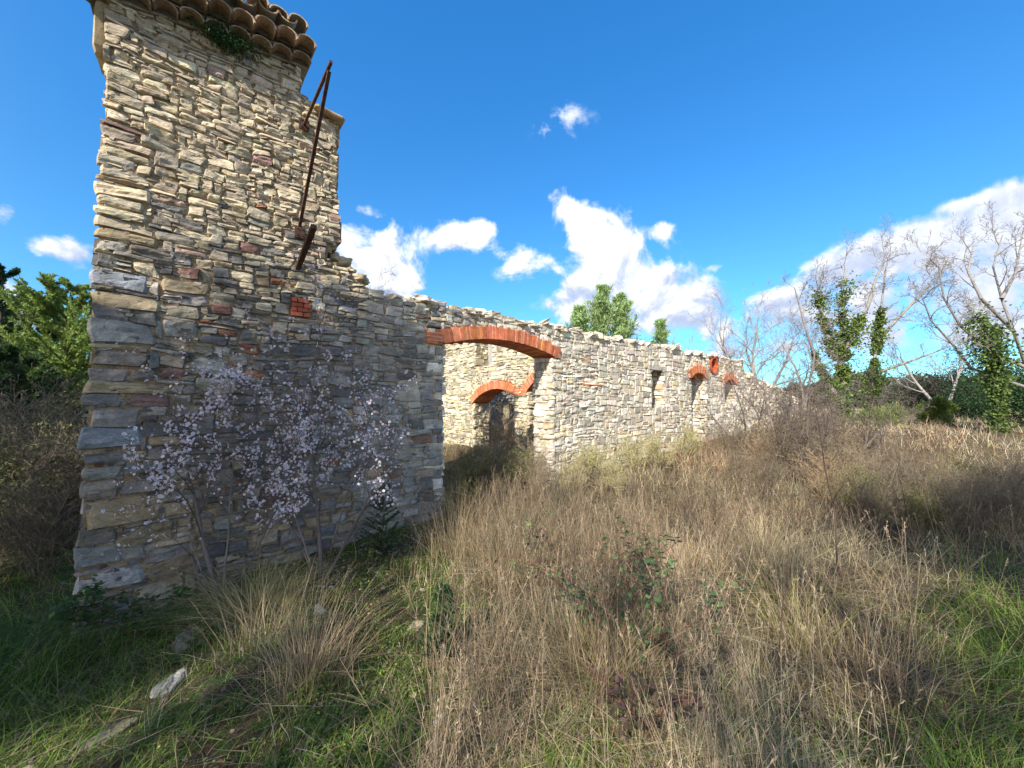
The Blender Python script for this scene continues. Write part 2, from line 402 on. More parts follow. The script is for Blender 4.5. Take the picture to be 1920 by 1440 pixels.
def box(mb, p0, ax, ay, az, col):
    """parallelepiped from corner p0 and edge vectors"""
    p0 = np.asarray(p0, float); v = [p0 + i * ax + j * ay + k * az for k in (0, 1) for j in (0, 1) for i in (0, 1)]
    q = [(0, 2, 3, 1), (4, 5, 7, 6), (0, 1, 5, 4), (2, 6, 7, 3), (0, 4, 6, 2), (1, 3, 7, 5)]
    mb.add(v, q, col)

GREY = [((.25, .235, .22), 4), ((.17, .165, .165), 4), ((.26, .23, .195), 3), ((.36, .345, .31), 2), ((.38, .30, .205), 1.0), ((.21, .14, .125), .4), ((.26, .12, .08), .2)]
CREAM = [((.55, .47, .35), 4), ((.48, .41, .31), 4), ((.63, .56, .44), 3), ((.38, .33, .27), 2), ((.52, .44, .31), 1.2), ((.46, .34, .29), .3), ((.60, .51, .37), 2)]
PALE = [((.65, .60, .51), 4), ((.73, .68, .59), 4), ((.57, .525, .45), 3), ((.46, .42, .36), 1.2), ((.68, .59, .42), 1.5), ((.58, .43, .31), .3)]
SHADY = [((.33, .315, .29), 4), ((.25, .24, .225), 4), ((.42, .40, .36), 2), ((.44, .36, .26), 1), ((.29, .19, .15), .3)]  # stones of shaded walls: the shade is put into these colours

# openings on the main wall: (t0, t1, bottom, spring, crown)
DOOR = (3.51, 5.76, -3, .86, 1.03); WIN = (9.09, 9.66, -.1, .82, .83); ARC2 = (11.1, 12.0, -3, .71, .87); ARC3 = (13.28, 14.15, .0, .62, .78)
OCU = (12.55, 1.15, .2)
def arcf(t, o, extra=0.0):
    t0, t1, b, s, c = o; m = (t0 + t1) / 2; hw = (t1 - t0) / 2; f = max(c - s, .001); Rr = (hw * hw + f * f) / (2 * f)
    return c - Rr + np.sqrt(np.maximum((Rr + extra) ** 2 - (t - m) ** 2, 0))
def in_open(t, h, ring=0.0, e=0.0):
    r = np.zeros(np.shape(t), bool)
    for o in (DOOR, WIN, ARC2, ARC3):
        rg = 0 if o is WIN else ring
        ins = (t > o[0] - e) & (t < o[1] + e) & (h > o[2]) & (h < arcf(t, o) + e)
        if rg:
            tt = arcf(t, o, rg)
            ins |= (t > o[0] - .13) & (t < o[1] + .13) & (h > o[3] - .02) & (h < tt + .0)
        r |= ins
    rr = OCU[2] + (.09 if ring else 0) + e
    r |= ((t - OCU[0]) ** 2 * 1.0 + (h - OCU[1]) ** 2 < rr * rr)
    if ring:
        r |= (t > DOOR[0] - .27) & (t < DOOR[0] - .02) & (h > DOOR[3] - .02) & (h < DOOR[3] + .24)
        r |= (t > DOOR[1] + .02) & (t < DOOR[1] + .2) & (h > DOOR[3] - .02) & (h < DOOR[3] + .19)
    return r

# tower outline from the photograph: (t, top height) pairs
edge_px = [(598, 196), (634, 216), (634, 236), (633, 320), (634, 400), (640, 410), (640, 456), (612, 476), (622, 492), (650, 502), (656, 520), (680, 532), (690, 545)]
EP = np.array([W.pix(*p) for p in edge_px])
TOWT = 3.70
def tower_in(t, h):
    t = np.asarray(t); h = np.asarray(h)
    # right edge as function of height
    hs = EP[::-1, 1]; ts = EP[::-1, 0]
    o = np.argsort(hs); rt = np.interp(h, hs[o], ts[o]) + .06 * vn(h * 9, 3.3, 0, 61)
    rt = np.where(h < EP[-1, 1], 2.46 + .16 * vn(h * 6, 7.7, 0, 63), rt)
    top = np.where(t < 1.62, TOWT + .17 * (t - .4), np.interp(t, [1.62, 1.95], [3.62, 3.44]))
    return (t > .06 + .03 * vn(h * 8, 1.1, 0, 62)) & (t < rt) & (h < top)
BRK = (*W.pix(545, 592), *W.pix(583, 563))       # brick patch t0,h0,t1,h1
BRK = (BRK[0], BRK[2], BRK[1], BRK[3])
BLK = (W.pix(742, 730)[0], W.pix(789, 730)[0], W.pix(765, 748)[1], W.pix(765, 711)[1])

def size_tower(t, h, r):
    k = max(0, min(1, (1.6 - h) / 1.2)); big = (t < .55) * (h < 2.5)
    if r.random() < .22: return r.uniform(.05, .14), r.uniform(.03, .06)
    w = r.uniform(.09, .27) + .1 * k * r.random() + .2 * big * r.random(); hh = r.uniform(.045, .12) + .07 * k * r.random() + .03 * big
    return w, hh
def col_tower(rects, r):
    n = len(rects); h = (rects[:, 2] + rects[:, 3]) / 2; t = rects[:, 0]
    k = ss(2.0, .9, h + .35 * r.normal(0, 1, n))  # greyer lower down: stone colour and weathering, plus shade put into the colour
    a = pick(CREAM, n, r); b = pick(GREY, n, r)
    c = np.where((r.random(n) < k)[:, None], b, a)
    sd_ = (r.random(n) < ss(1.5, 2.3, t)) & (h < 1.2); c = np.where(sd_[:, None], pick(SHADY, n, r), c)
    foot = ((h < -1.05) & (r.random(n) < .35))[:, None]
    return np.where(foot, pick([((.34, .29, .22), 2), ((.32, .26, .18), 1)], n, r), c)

def build_tower():
    r = np.random.default_rng(11)
    o = thing('ruined_tower', 'tall ruined rubble stone gable wall with clay tile eave behind the blossoming trees', 'ruined wall', tuple(W.w(1.2, -1.9)))
    mb = MB(); core(mb, W, lambda t, h: tower_in(t, h) & (t > .12), -.1, 2.6, -2.6, 4.0, .5, (.31, .23, .145), q0=-.018)
    mb.build('mortar_bed', M_mortar, o)
    mb = MB()
    pre = [(.06, .52, -1.62, -1.42), (.06, .34, -1.38, -1.2), (.06, .6, -1.05, -.80), (.06, .42, -.42, -.20), (.45, .72, .24, .42), (.75, 1.05, .28, .5), (.55, .8, .62, .8), (.06, .45, 1.0, 1.16), (.06, .5, .52, .72)]
    # red-brown blocks
    red = [W.pix(470, 462), W.pix(355, 512), W.pix(415, 580), W.pix(470, 652), W.pix(478, 700), W.pix(325, 700), W.pix(492, 300)]
    redr = [(t - .09, t + .09, h - .05, h + .055) for t, h in red]
    pre = [p for p in pre if not any(p[0] < q[1] and q[0] < p[1] and p[2] < q[3] and q[2] < p[3] for q in redr)]
    f = lambda t, h: tower_in(t, h) & ~((t > BRK[0]) & (t < BRK[1]) & (h > BRK[2]) & (h < BRK[3]))
    rc = layout(f, .04, 2.6, -2.6, 3.98, size_tower, r, .018, pre + redr)
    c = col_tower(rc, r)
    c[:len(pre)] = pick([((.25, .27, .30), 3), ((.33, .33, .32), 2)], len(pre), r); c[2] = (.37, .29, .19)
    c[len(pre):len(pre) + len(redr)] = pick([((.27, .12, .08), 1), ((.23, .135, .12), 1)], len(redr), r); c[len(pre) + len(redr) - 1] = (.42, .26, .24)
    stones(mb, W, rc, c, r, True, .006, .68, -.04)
    # small packing stones in the joints
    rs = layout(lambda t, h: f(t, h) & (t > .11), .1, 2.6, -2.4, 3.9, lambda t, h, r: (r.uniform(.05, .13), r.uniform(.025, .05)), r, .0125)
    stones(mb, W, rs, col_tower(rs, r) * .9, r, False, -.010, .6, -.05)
    # end faces (both ends of the gable)
    for fr, w0 in ((Frame(O + NF * -.5 + D * .085, NF, -D), 1), (Frame(O + D * 2.40, -NF, D), 0)):
        hi = 3.7 if w0 else 1.4
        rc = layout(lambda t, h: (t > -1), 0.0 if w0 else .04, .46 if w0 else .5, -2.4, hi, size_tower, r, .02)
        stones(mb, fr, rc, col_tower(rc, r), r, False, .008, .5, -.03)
    # loose cap stones on the broken shoulder
    pts = []; n = 44
    tt = r.uniform(1.68, 2.5, n); 
    hs = EP[:, 1]; ts = EP[:, 0]
    top = np.array([max([h for t, h in EP if t >= x - .03] + [1.45]) for x in tt])
    top = np.where(tt < EP[1, 0], np.interp(tt, [1.62, 1.95], [3.60, 3.44]), np.interp(tt, [2.02, 2.08, 2.45], [1.85, 1.85, 1.48]))
    cen = W.w(tt, top + r.uniform(-.05, .03, n), r.uniform(-.45, -.05, n))
    rocks(mb, cen, np.stack([r.uniform(.05, .12, n), r.uniform(.05, .1, n), r.uniform(.025, .055, n)], 1), pick(CREAM, n, r), r, rough=.35)
    m = mb.build('stonework', M_stone, o)
    # brick patches
    mb = MB()
    def bricks(t0, t1, h0, h1, rows, q=.03, dep=.2):
        hh = (h1 - h0) / rows
        for k in range(rows):
            x = t0 - (.06 if k % 2 else 0)
            while x < t1:
                a = max(x, t0); b = min(x + .11, t1); x += .115
                if b - a < .02: continue
                qq = q + r.uniform(-.006, .006)
                box(mb, W.w(a + .003, h0 + k * hh + .004, qq - dep), D * (b - a - .006), Z * (hh - .008), NF * dep, np.array([.44, .12, .07]) * r.uniform(.7, 1.15))
    bricks(BRK[0] + .005, BRK[1] - .005, BRK[2], BRK[3], 4)
    mb.build('brick_patch', M_brick, o); mb = MB(); t, h = W.pix(641, 430)
    for k in range(6): box(mb, W.w(t - .13, h - .16 + k * .055, -.2 + r.uniform(-.02, .02)), D * (.12 + r.uniform(-.03, .02)), Z * .045, NF * .2, np.array([.48, .31, .25]) * r.uniform(.8, 1.1))
    mb.build('brick_patch', M_brick, o)
    # ledge slab on the right shoulder and on the left verge
    mb = MB(); t, h = W.pix(612, 214)
    rocks(mb, [W.w(t + .02, h + .0, -.15)], [(.17, .28, .022)], np.array([(.45, .33, .22)]), r, rot=np.array([R(40)]), nn=(16, 7), rough=.1, sq=.3)
    mb.build('ledge_slab', M_stone, o); mb = MB(); rocks(mb, [W.w(.065, 3.52, -.30)], [(.085, .26, .36)], np.array([(.47, .38, .24)]), r, rot=np.array([R(40)]), nn=(16, 7), rough=.1, sq=.3)
    mb.build('ledge_slab', M_stone, o)
    # genoise: two rows of half round tiles, then the roof tiles
    def tile(name, t, h, q_out, q_in, rad, lift, col, convex=1, w=None):
        mb = MB(); ns = 12; L = 2; th = .014
        an = np.linspace(0, math.pi, ns); V = []
        for (q, k, l) in ((q_out, 1.0, 0), (q_in, .85, lift)):
            for rr in (rad * k, rad * k - th):
                V.append(W.w(t + rr * np.cos(an), h + .17 * (t - .4) + l + convex * rr * np.sin(an) * .82, q))
        V = np.concatenate(V); i = np.arange(4 * ns).reshape(4, ns); Q = []
        for a, b in ((0, 2), (3, 1), (1, 0), (2, 3)):
            for k in range(ns - 1): Q.append((i[a, k], i[a, k + 1], i[b, k + 1], i[b, k]))
        for k in (0, ns - 1): Q.append((i[0, k], i[2, k], i[3, k], i[1, k]))
        mb.add(V, Q, np.array(col) * r.uniform(.8, 1.15)); return mb.build(name, M_tile, o)
    sp = .19; n = 10
    TILE = (.46, .33, .24)
    mb = MB()
    for k in range(n):
        t = 1.60 - k * sp
        tile('eave_tile', t, TOWT - .01 + r.uniform(-.006, .006), .13 + r.uniform(-.01, .01), -.2, .094, 0, (.34, .25, .18))
        tile('eave_tile', t + .02 + r.uniform(-.01, .01), TOWT + .105, .25 + r.uniform(-.02, .02), -.2, .096, 0, TILE)
        for q1, hh, tt in ((.02, TOWT - .01, t), (.10, TOWT + .105, t + .02)):      # mortar filling under each tile, darkened to stand for the shaded hollow
            an = np.linspace(0, math.pi, 9); hh = hh + .17 * (tt - .4); pts = [W.w(tt + .078 * math.cos(a), hh + .062 * math.sin(a), q1) for a in an] + [W.w(tt + .078 * math.cos(a), hh + .062 * math.sin(a), -.2) for a in an]
            c = W.w(tt, hh, q1)
            mb.add(pts + [c], [(a, a + 1, a + 10, a + 9) for a in range(8)], (.14, .12, .10), [(a + 1, a, 18) for a in range(8)])
    for hh, q in ((TOWT - .03, .02), (TOWT + .078, .075), (TOWT + .19, .17)):
        box(mb, W.w(-.05, hh - .076, -.5), D * 1.73 + Z * .294, Z * .028, NF * (.5 + q), (.33, .28, .22))
    mb.build('eave_mortar', M_mortar, o)
    for k in range(9):
        t = 1.52 - k * sp + r.uniform(-.015, .015)
        tl = TOWT + .25
        tile('roof_tile', t, tl, .33 + r.uniform(-.04, .04), -.12, .095, .1, (.52, .41, .30))
        tile('roof_tile', t - sp / 2, tl + .045, .30 + r.uniform(-.03, .03), -.5, .09, .16, (.44, .34, .25), -1)
    return o
build_tower()

def topw(t):
    return 1.42 + .03 * vn(t * 1.3, 5.0, 0, 71) + .10 * vn(t * 7.0, 0.0, 0, 72) * 1.0
def wall_in(t, h):
    return (t > 2.34) & (t < 15.25 - .35 * np.maximum(0, h - .3) + .1 * vn(h * 9, 0, 0, 73)) & (h < topw(t)) & ~in_open(t, h)
def size_wall(t, h, r):
    if r.random() < .15: return r.uniform(.05, .11), r.uniform(.04, .06)
    return r.uniform(.12, .38), r.uniform(.06, .16)
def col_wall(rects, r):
    n = len(rects); t = (rects[:, 0] + rects[:, 1]) / 2; k = ss(4.4, 3.0, t)  # darker stones left of the door, shade painted into them
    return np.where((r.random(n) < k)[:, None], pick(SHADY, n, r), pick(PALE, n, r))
def voussoirs(mb, fr, o, ring, dep, q, r, bw=.058, col=(.62, .20, .095), hfun=None):
    t0, t1, b, s, c = o; m = (t0 + t1) / 2; hw = (t1 - t0) / 2; f = c - s; Rr = (hw * hw + f * f) / (2 * f); cy = c - Rr
    A = math.asin(min(1, hw / Rr)); n = int(2 * A * Rr / bw)
    for k in range(n):
        a0 = -A + 2 * A * k / n; a1 = -A + 2 * A * (k + 1) / n; g = (a1 - a0) * .10
        pr = r.uniform(-.001, .009); rg = ring + r.uniform(-.02, .02); rb = Rr + r.uniform(-.004, .003)
        cc = np.array(col) * r.uniform(.72, 1.2) * (1, r.uniform(.85, 1.3), r.uniform(.85, 1.3))
        # the depth of the soffit is several bricks long
        nd = 2
        for j in range(nd):
            qa = q + pr - dep * j / nd; qb = q + pr - dep * (j + 1) / nd + .006; V = []
            for qq in (qa, qb):
                for (a, rr) in ((a0 + g, rb), (a1 - g, rb), (a1 - g, rb + rg), (a0 + g, rb + rg)):
                    t = m + rr * math.sin(a); h = cy + rr * math.cos(a)
                    if hfun: h += hfun(t)
                    V.append(fr.w(t, h, qq))
            mb.add(V, [(0, 1, 2, 3), (7, 6, 5, 4), (0, 4, 5, 1), (1, 5, 6, 2), (2, 6, 7, 3), (3, 7, 4, 0)], cc)
    # mortar between the bricks
    n = 30
    for k in range(n):
        V = []
        for qq in (q - .002, q - dep + .01):
            for (kk, rr) in ((k, Rr + .007), (k + 1, Rr + .007), (k + 1, Rr + ring - .008), (k, Rr + ring - .008)):
                a = -A + 2 * A * kk / n; t = m + rr * math.sin(a); h = cy + rr * math.cos(a)
                if hfun: h += hfun(t)
                V.append(fr.w(t, h, qq))
        mb.add(V, [(0, 1, 2, 3), (7, 6, 5, 4), (0, 4, 5, 1), (2, 6, 7, 3)], (.70, .47, .36))
def impost(mb, fr, t0, t1, h0, h1, rows, r, dep, q=.03):
    hh = (h1 - h0) / rows
    box(mb, fr.w(t0 + .005, h0 + .004, q - .003 - dep), fr.d * (t1 - t0 - .01), Z * (h1 - h0 - .008), fr.n * dep, (.8, .65, .52))
    for k in range(rows):
        cuts = [t0, t0 + (t1 - t0) * (.45 if k % 2 else .6), t1]
        for a, b in zip(cuts, cuts[1:]):
            box(mb, fr.w(a + .004, h0 + k * hh + .005, q + r.uniform(-.004, .006) - dep), fr.d * (b - a - .008), Z * (hh - .01), fr.n * dep, np.array([.60, .19, .09]) * r.uniform(.75, 1.15))
def build_wall():
    r = np.random.default_rng(12)
    o = thing('stone_wall', 'long pale rubble stone wall with brick arched doorway and small windows', 'stone wall', tuple(W.w(8, -1.4)))
    mb = MB(); core(mb, W, lambda t, h: wall_in(t, h) & ~in_open(t, h, .18), 2.4, 15.3, -2.3, 1.6, TH, (.48, .41, .31), q0=-.016); mb.build('mortar_bed', M_mortar, o)
    mb = MB()
    f = lambda t, h: wall_in(t, h) & ~in_open(t, h, .2)
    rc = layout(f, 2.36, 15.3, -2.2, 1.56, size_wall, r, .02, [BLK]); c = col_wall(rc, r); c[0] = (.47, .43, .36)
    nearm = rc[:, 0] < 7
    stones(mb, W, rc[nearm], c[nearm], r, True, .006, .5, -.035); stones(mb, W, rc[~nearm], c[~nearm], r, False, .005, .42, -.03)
    rs = layout(lambda t, h: f(t, h) & (h < 1.36), 2.42, 8.0, -1.8, 1.4, lambda t, h, r: (r.uniform(.05, .13), r.uniform(.025, .05)), r, .0125)
    stones(mb, W, rs, col_wall(rs, r) * .95, r, False, -.010, .5, -.04)
    # reveals facing the near side, and those facing away
    for (tt, h0, h1) in ((DOOR[1], -2.2, .84), (WIN[1], -.1, .82), (ARC2[1], -1.5, .69), (ARC3[1], 0, .6)):
        fr = Frame(W.w(tt - .045, 0, -TH), NF, -D)
        rc = layout(lambda t, h: t > -1, 0.0, TH + .01, h0, h1, size_wall, r, .02); stones(mb, fr, rc, pick(PALE, len(rc), r), r, tt < 7, .006, .8)
    for (tt, h0, h1) in ((DOOR[0], -2.2, .84), (WIN[0], -.1, .82), (ARC2[0], -1.5, .69), (ARC3[0], 0, .6)):
        fr = Frame(W.w(tt + .04, 0, 0), -NF, D)
        rc = layout(lambda t, h: t > -1, 0.0, TH, h0, h1, size_wall, r, .02); stones(mb, fr, rc, pick(PALE, len(rc), r), r, False, .006, .8)
    # back face
    fr = Frame(W.w(15.3, 0, -TH), -D, -NF)
    rc = layout(lambda t, h: wall_in(15.3 - t, h), 0, 12.9, -1.9, 1.5, lambda t, h, r: (r.uniform(.2, .5), r.uniform(.1, .2)), r, .03); stones(mb, fr, rc, pick(PALE, len(rc), r), r, False, .01)
    # cap stones
    n = 330; tt = r.uniform(2.5, 15.0, n); k = r.uniform(.7, 1.25, n)
    cen = W.w(tt, topw(tt) + r.uniform(-.04, .015, n), r.uniform(-TH + .05, -.02, n))
    cen[:, 2] += .05 * vn(tt * .9, topw(tt) * .8, 0, 8)
    rocks(mb, cen, np.stack([r.uniform(.06, .15, n) * k, r.uniform(.06, .12, n) * k, r.uniform(.03, .06, n) * k], 1), pick(PALE, n, r), r, rot=R(40) + r.normal(0, .3, n), rough=.4, sq=.5)
    mb.build('stonework', M_stone, o)
    for (op, ring) in ((DOOR, .2), (ARC2, .21), (ARC3, .2)):
        mb = MB(); voussoirs(mb, W, op, ring, TH + .05, .03, r)
        if op is DOOR:
            impost(mb, W, DOOR[0] - .26, DOOR[0] - .015, DOOR[3] - .02, DOOR[3] + .2, 4, r, TH)
            impost(mb, W, DOOR[1] + .015, DOOR[1] + .17, DOOR[3] - .02, DOOR[3] + .17, 3, r, TH)
        else:
            for a, b in ((op[0] - .12, op[0] - .01), (op[1] + .01, op[1] + .12)): impost(mb, W, a, b, op[3] - .01, op[3] + .13, 3, r, TH)
        mb.build('brick_arch', M_brick, o)
    mb = MB(); n = 24; cx, cy, rr = OCU                     # round window lined with brick
    for k in range(n):
        a0 = 2 * math.pi * k / n + .02; a1 = 2 * math.pi * (k + 1) / n - .02; V = []
        for qq in (.035, -TH):
            for a, r_ in ((a0, rr), (a1, rr), (a1, rr + .05), (a0, rr + .05)): V.append(W.w(cx + r_ * math.cos(a), cy + r_ * 1.05 * math.sin(a), qq))
        mb.add(V, [(3, 2, 1, 0), (4, 5, 6, 7), (1, 5, 4, 0), (2, 6, 5, 1), (3, 7, 6, 2), (0, 4, 7, 3)], np.array([.55, .13, .06]) * r.uniform(.75, 1.15))
    mb.build('round_brick_window', M_brick, o)
    # lintel stone over the plain window
    mb = MB(); box(mb, W.w(WIN[0] - .1, WIN[3] + .0, -TH + .02), D * .78, Z * .09, NF * (TH - .005), (.5, .46, .40)); mb.build('window_lintel', M_stone, o)
build_wall()

# ------------------------------------------------------------------ cross wall inside, rear wall, low far wall
def build_cross():
    r = np.random.default_rng(13)
    A = [X.pix(886, 757), X.pix(931, 734), X.pix(963, 740)]       # arch feet and crown on the plane (w, h)
    w0, w1 = A[2][0], A[0][0]; hL, hR = A[0][1], A[2][1]
    slope = (hL - hR) / (w1 - w0); hf = lambda t: slope * (t - w0)
    crown = A[1][1] - hf(A[1][0]); rise = max(.25, crown - hR)
    A1 = (w0, w1, -3, hR, hR + rise)
    B0 = X.pix(988, 736); A2 = (B0[0] - 1.5, B0[0], -3, B0[1], B0[1] + .36)
    P0 = X.pix(889, 688); P1 = X.pix(922, 652); nw0, nw1, nh0 = P1[0], P0[0], P0[1]       # plaster recess
    def ins(t, h, ring=0.0):
        top = 1.25 + .2 * t + .12 * vn(t * 4, 0, 0, 81)
        m = (t > .5) & (t < 6.6) & (h < top)
        for o, hh in ((A1, hf), (A2, lambda t: 0 * t)):
            m &= ~((t > o[0]) & (t < o[1]) & (h < arcf(t, o) + hh(t)))
            if ring: m &= ~((t > o[0] - .1) & (t < o[1] + .1) & (h > o[3] + hh(t) - .02) & (h < arcf(t, o, ring) + hh(t)))
        m &= ~((t > nw0) & (t < nw1 + .08 * vn(h * 12, 0, 0, 82)) & (h > nh0 + (t - nw0) * -.0))
        return m
    o = thing('stone_wall', 'sunlit cream inner cross wall with two brick arches seen through the doorway', 'stone wall', tuple(X.w(3, -1.0)))
    mb = MB(); core(mb, X, lambda t, h: ins(t, h, .18), .5, 6.6, -1.9, 2.7, .54, (.40, .34, .24)); mb.build('mortar_bed', M_mortar, o)
    mb = MB(); rc = layout(lambda t, h: ins(t, h, .2), .5, 6.6, -1.8, 2.6, size_wall, r, .02)
    PC = [((.60, .55, .42), 4), ((.55, .51, .42), 3), ((.62, .56, .38), 2), ((.45, .42, .35), 2)]
    stones(mb, X, rc, pick(PC, len(rc), r), r, True, .008, .8)
    for (tt, hh) in ((A1[1], hL), (A2[1], A2[3])):                # far jambs face the viewer
        fr = Frame(X.w(tt - .045, 0, 0), D, NF)
        rc = layout(lambda t, h: t > -1, 0, .54, -1.7, hh, size_wall, r, .02); stones(mb, fr, rc, pick(PC, len(rc), r), r, True, .006)
    fr = Frame(X.w(nw1, 0, 0), D, NF); rc = layout(lambda t, h: t > -1, 0, .54, nh0, 2.4, size_wall, r, .02); stones(mb, fr, rc, pick(PC, len(rc), r), r, False, .02)
    n = 60; tt = r.uniform(.7, 6.5, n)
    tt = tt[(tt < nw0) | (tt > nw1)]; n = len(tt)
    rocks(mb, X.w(tt, 1.25 + .2 * tt + r.uniform(-.05, .05, n), r.uniform(-.45, -.05, n)), np.stack([r.uniform(.06, .15, n), r.uniform(.06, .12, n), r.uniform(.03, .06, n)], 1), pick(PC, n, r), r, rough=.4)
    mb.build('stonework', M_stone, o)
    mb = MB(); voussoirs(mb, X, A1, .2, .58, .03, r, hfun=hf); mb.build('brick_arch', M_brick, o)
    mb = MB(); voussoirs(mb, X, A2, .2, .58, .03, r)
    impost(mb, X, A2[1] + .01, A1[0] - .01, min(A1[3], A2[3]) - .03, A2[3] + .14, 3, r, .3, .02); mb.build('brick_arch', M_brick, o)
    mb = MB(); box(mb, X.w(nw0 + .002, nh0, -.5), X.d * (nw1 - nw0 - .004), Z * (1.75 - nh0), X.n * .05, (.36, .36, .36)); mb.build('plaster_panel', M_plaster, o)  # plaster greyed: shadow in the recess is put into its colour
    # rear wall
    RW = Frame(O - NF * 6.1, D, NF)
    w2 = RW.pix(955, 772)
    o = thing('stone_wall', 'shaded grey rear wall of the ruin glimpsed behind the inner arch', 'stone wall', tuple(RW.w(8, -1)))
    fi = lambda t, h: (t > 4.5) & (t < 15) & (h < 1.25 + .1 * vn(t * 5, 0, 0, 83)) & ~((abs(t - w2[0]) < .3) & (abs(h - w2[1]) < .28))
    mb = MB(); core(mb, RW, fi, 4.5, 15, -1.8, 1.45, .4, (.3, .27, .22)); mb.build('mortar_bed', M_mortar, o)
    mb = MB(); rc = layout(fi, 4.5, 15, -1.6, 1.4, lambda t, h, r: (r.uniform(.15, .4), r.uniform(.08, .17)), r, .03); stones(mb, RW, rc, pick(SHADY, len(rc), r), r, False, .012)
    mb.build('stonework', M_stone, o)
build_cross()
def build_low():
    r = np.random.default_rng(14)
    o = thing('low_stone_wall', 'low crumbling end of the pale wall among bare bushes', 'stone wall', tuple(W.w(20, -.8)))
    fi = lambda t, h: (t > 15.1) & (t < 21) & (h < np.interp(t, [15.1, 16, 18, 21], [1.0, .9, .65, .2]) + .12 * vn(t * 3, 0, 0, 85) + .06 * vn(t * 9, 0, 0, 86))
    mb = MB(); core(mb, W, fi, 15.1, 27, -1.2, 1.3, TH, (.34, .29, .22)); mb.build('mortar_bed', M_mortar, o)
    mb = MB(); rc = layout(fi, 15.1, 27, -1.0, 1.2, lambda t, h, r: (r.uniform(.15, .4), r.uniform(.07, .16)), r, .03); stones(mb, W, rc, pick(PALE, len(rc), r), r, False, .015)
    n = 70; tt = r.uniform(15.2, 20.8, n)
    rocks(mb, W.w(tt, np.interp(tt, [15.1, 16, 18, 21], [1.0, .9, .65, .2]) + r.uniform(-.06, .04, n), r.uniform(-.4, -.05, n)), np.stack([r.uniform(.08, .2, n), r.uniform(.06, .15, n), r.uniform(.04, .08, n)], 1), pick(PALE, n, r), r, rough=.4)
    mb.build('stonework', M_stone, o)
build_low()

# ------------------------------------------------------------------ iron bars
def bar(mb, a, b, w, up=Z):
    a = np.array(a); b = np.array(b); d = b - a; l = np.linalg.norm(d); d = d / l
    s = np.cross(d, up); s /= np.linalg.norm(s); u = np.cross(s, d)
    box(mb, a - s * w / 2 - u * w / 2, d * l, s * w, u * w, (1, 1, 1))
def build_iron():
    o = thing('iron_bracket', 'rusty triangular iron bracket jutting from the upper tower wall under the tiles', 'bracket', tuple(W.w(1.65, 1.92)))
    mb = MB(); bar(mb, W.w(1.655, 3.20, -.1), W.w(1.655, 3.17, 1.13), .026); mb.build('arm', M_rust, o)
    mb = MB(); bar(mb, W.w(1.64, 1.90, -.08), W.w(1.655, 3.12, 1.07), .03); mb.build('brace', M_rust, o)
    for hh, tt in ((3.20, 1.655), (1.93, 1.642)):
        mb = MB(); box(mb, W.w(tt - .05, hh - .06, .012), D * .1, Z * .12, NF * .028, (1, 1, 1))
        for a, b in ((-.03, -.04), (.022, -.04), (-.03, .034), (.022, .034)): box(mb, W.w(tt + a, hh + b, .04), D * .012, Z * .012, NF * .012, (1, 1, 1))
        mb.build('wall_plate', M_rust, o)
    mb = MB(); bar(mb, W.w(1.637, 1.49, -.1), W.w(1.637, 1.75, .72), .05); m = mb.build('iron_bar', M_rust, loc=tuple(W.w(1.637, 1.49)))
    tag(m, 'short dark iron bar jutting from the tower wall below the bracket', 'iron bar')
build_iron()

# ------------------------------------------------------------------ vegetation builders
def segs_mesh(mb, S, cols, sides=3):
    """S: (N,8) p0 p1 r0 r1"""
    S = np.asarray(S, float); n = len(S)
    if not n: return
    p0 = S[:, :3]; p1 = S[:, 3:6]; d = p1 - p0; d /= np.maximum(np.linalg.norm(d, axis=1, keepdims=True), 1e-9)
    up = np.where(np.abs(d[:, 2:3]) > .9, np.array([[1., 0, 0]]), np.array([[0, 0, 1.]])); a = np.cross(d, up); a /= np.linalg.norm(a, axis=1, keepdims=True); b = np.cross(d, a)
    V = []
    for p, rr in ((p0, S[:, 6]), (p1, S[:, 7])):
        for k in range(sides):
            an = 2 * math.pi * k / sides; V.append(p + (a * math.cos(an) + b * math.sin(an)) * rr[:, None])
    V = np.stack(V, 1); i = np.arange(n)[:, None] * (2 * sides); q = []
    for k in range(sides):
        k2 = (k + 1) % sides; q.append(np.concatenate([i + k, i + k2, i + k2 + sides, i + k + sides], 1))
    mb.add(V, np.stack(q, 1), np.repeat(cols[:, None, :], 2 * sides, 1).reshape(-1, 3))
def leaves(mb, cen, L, Wd, cols, r, dirs=None, flat=None):
    n = len(cen)
    if dirs is None: dirs = r.normal(0, 1, (n, 3))
    dirs = dirs / np.maximum(np.linalg.norm(dirs, axis=1, keepdims=True), 1e-9)
    s = np.cross(dirs, r.normal(0, 1, (n, 3)) if flat is None else flat + r.normal(0, .35, (n, 3))); s /= np.maximum(np.linalg.norm(s, axis=1, keepdims=True), 1e-9)
    L = np.broadcast_to(L, n)[:, None]; Wd = np.broadcast_to(Wd, n)[:, None]
    V = np.stack([cen, cen + dirs * L * .5 + s * Wd * .5, cen + dirs * L, cen + dirs * L * .5 - s * Wd * .5], 1)
    mb.add(V, np.arange(n * 4).reshape(-1, 4), np.repeat(cols[:, None, :], 4, 1).reshape(-1, 3))
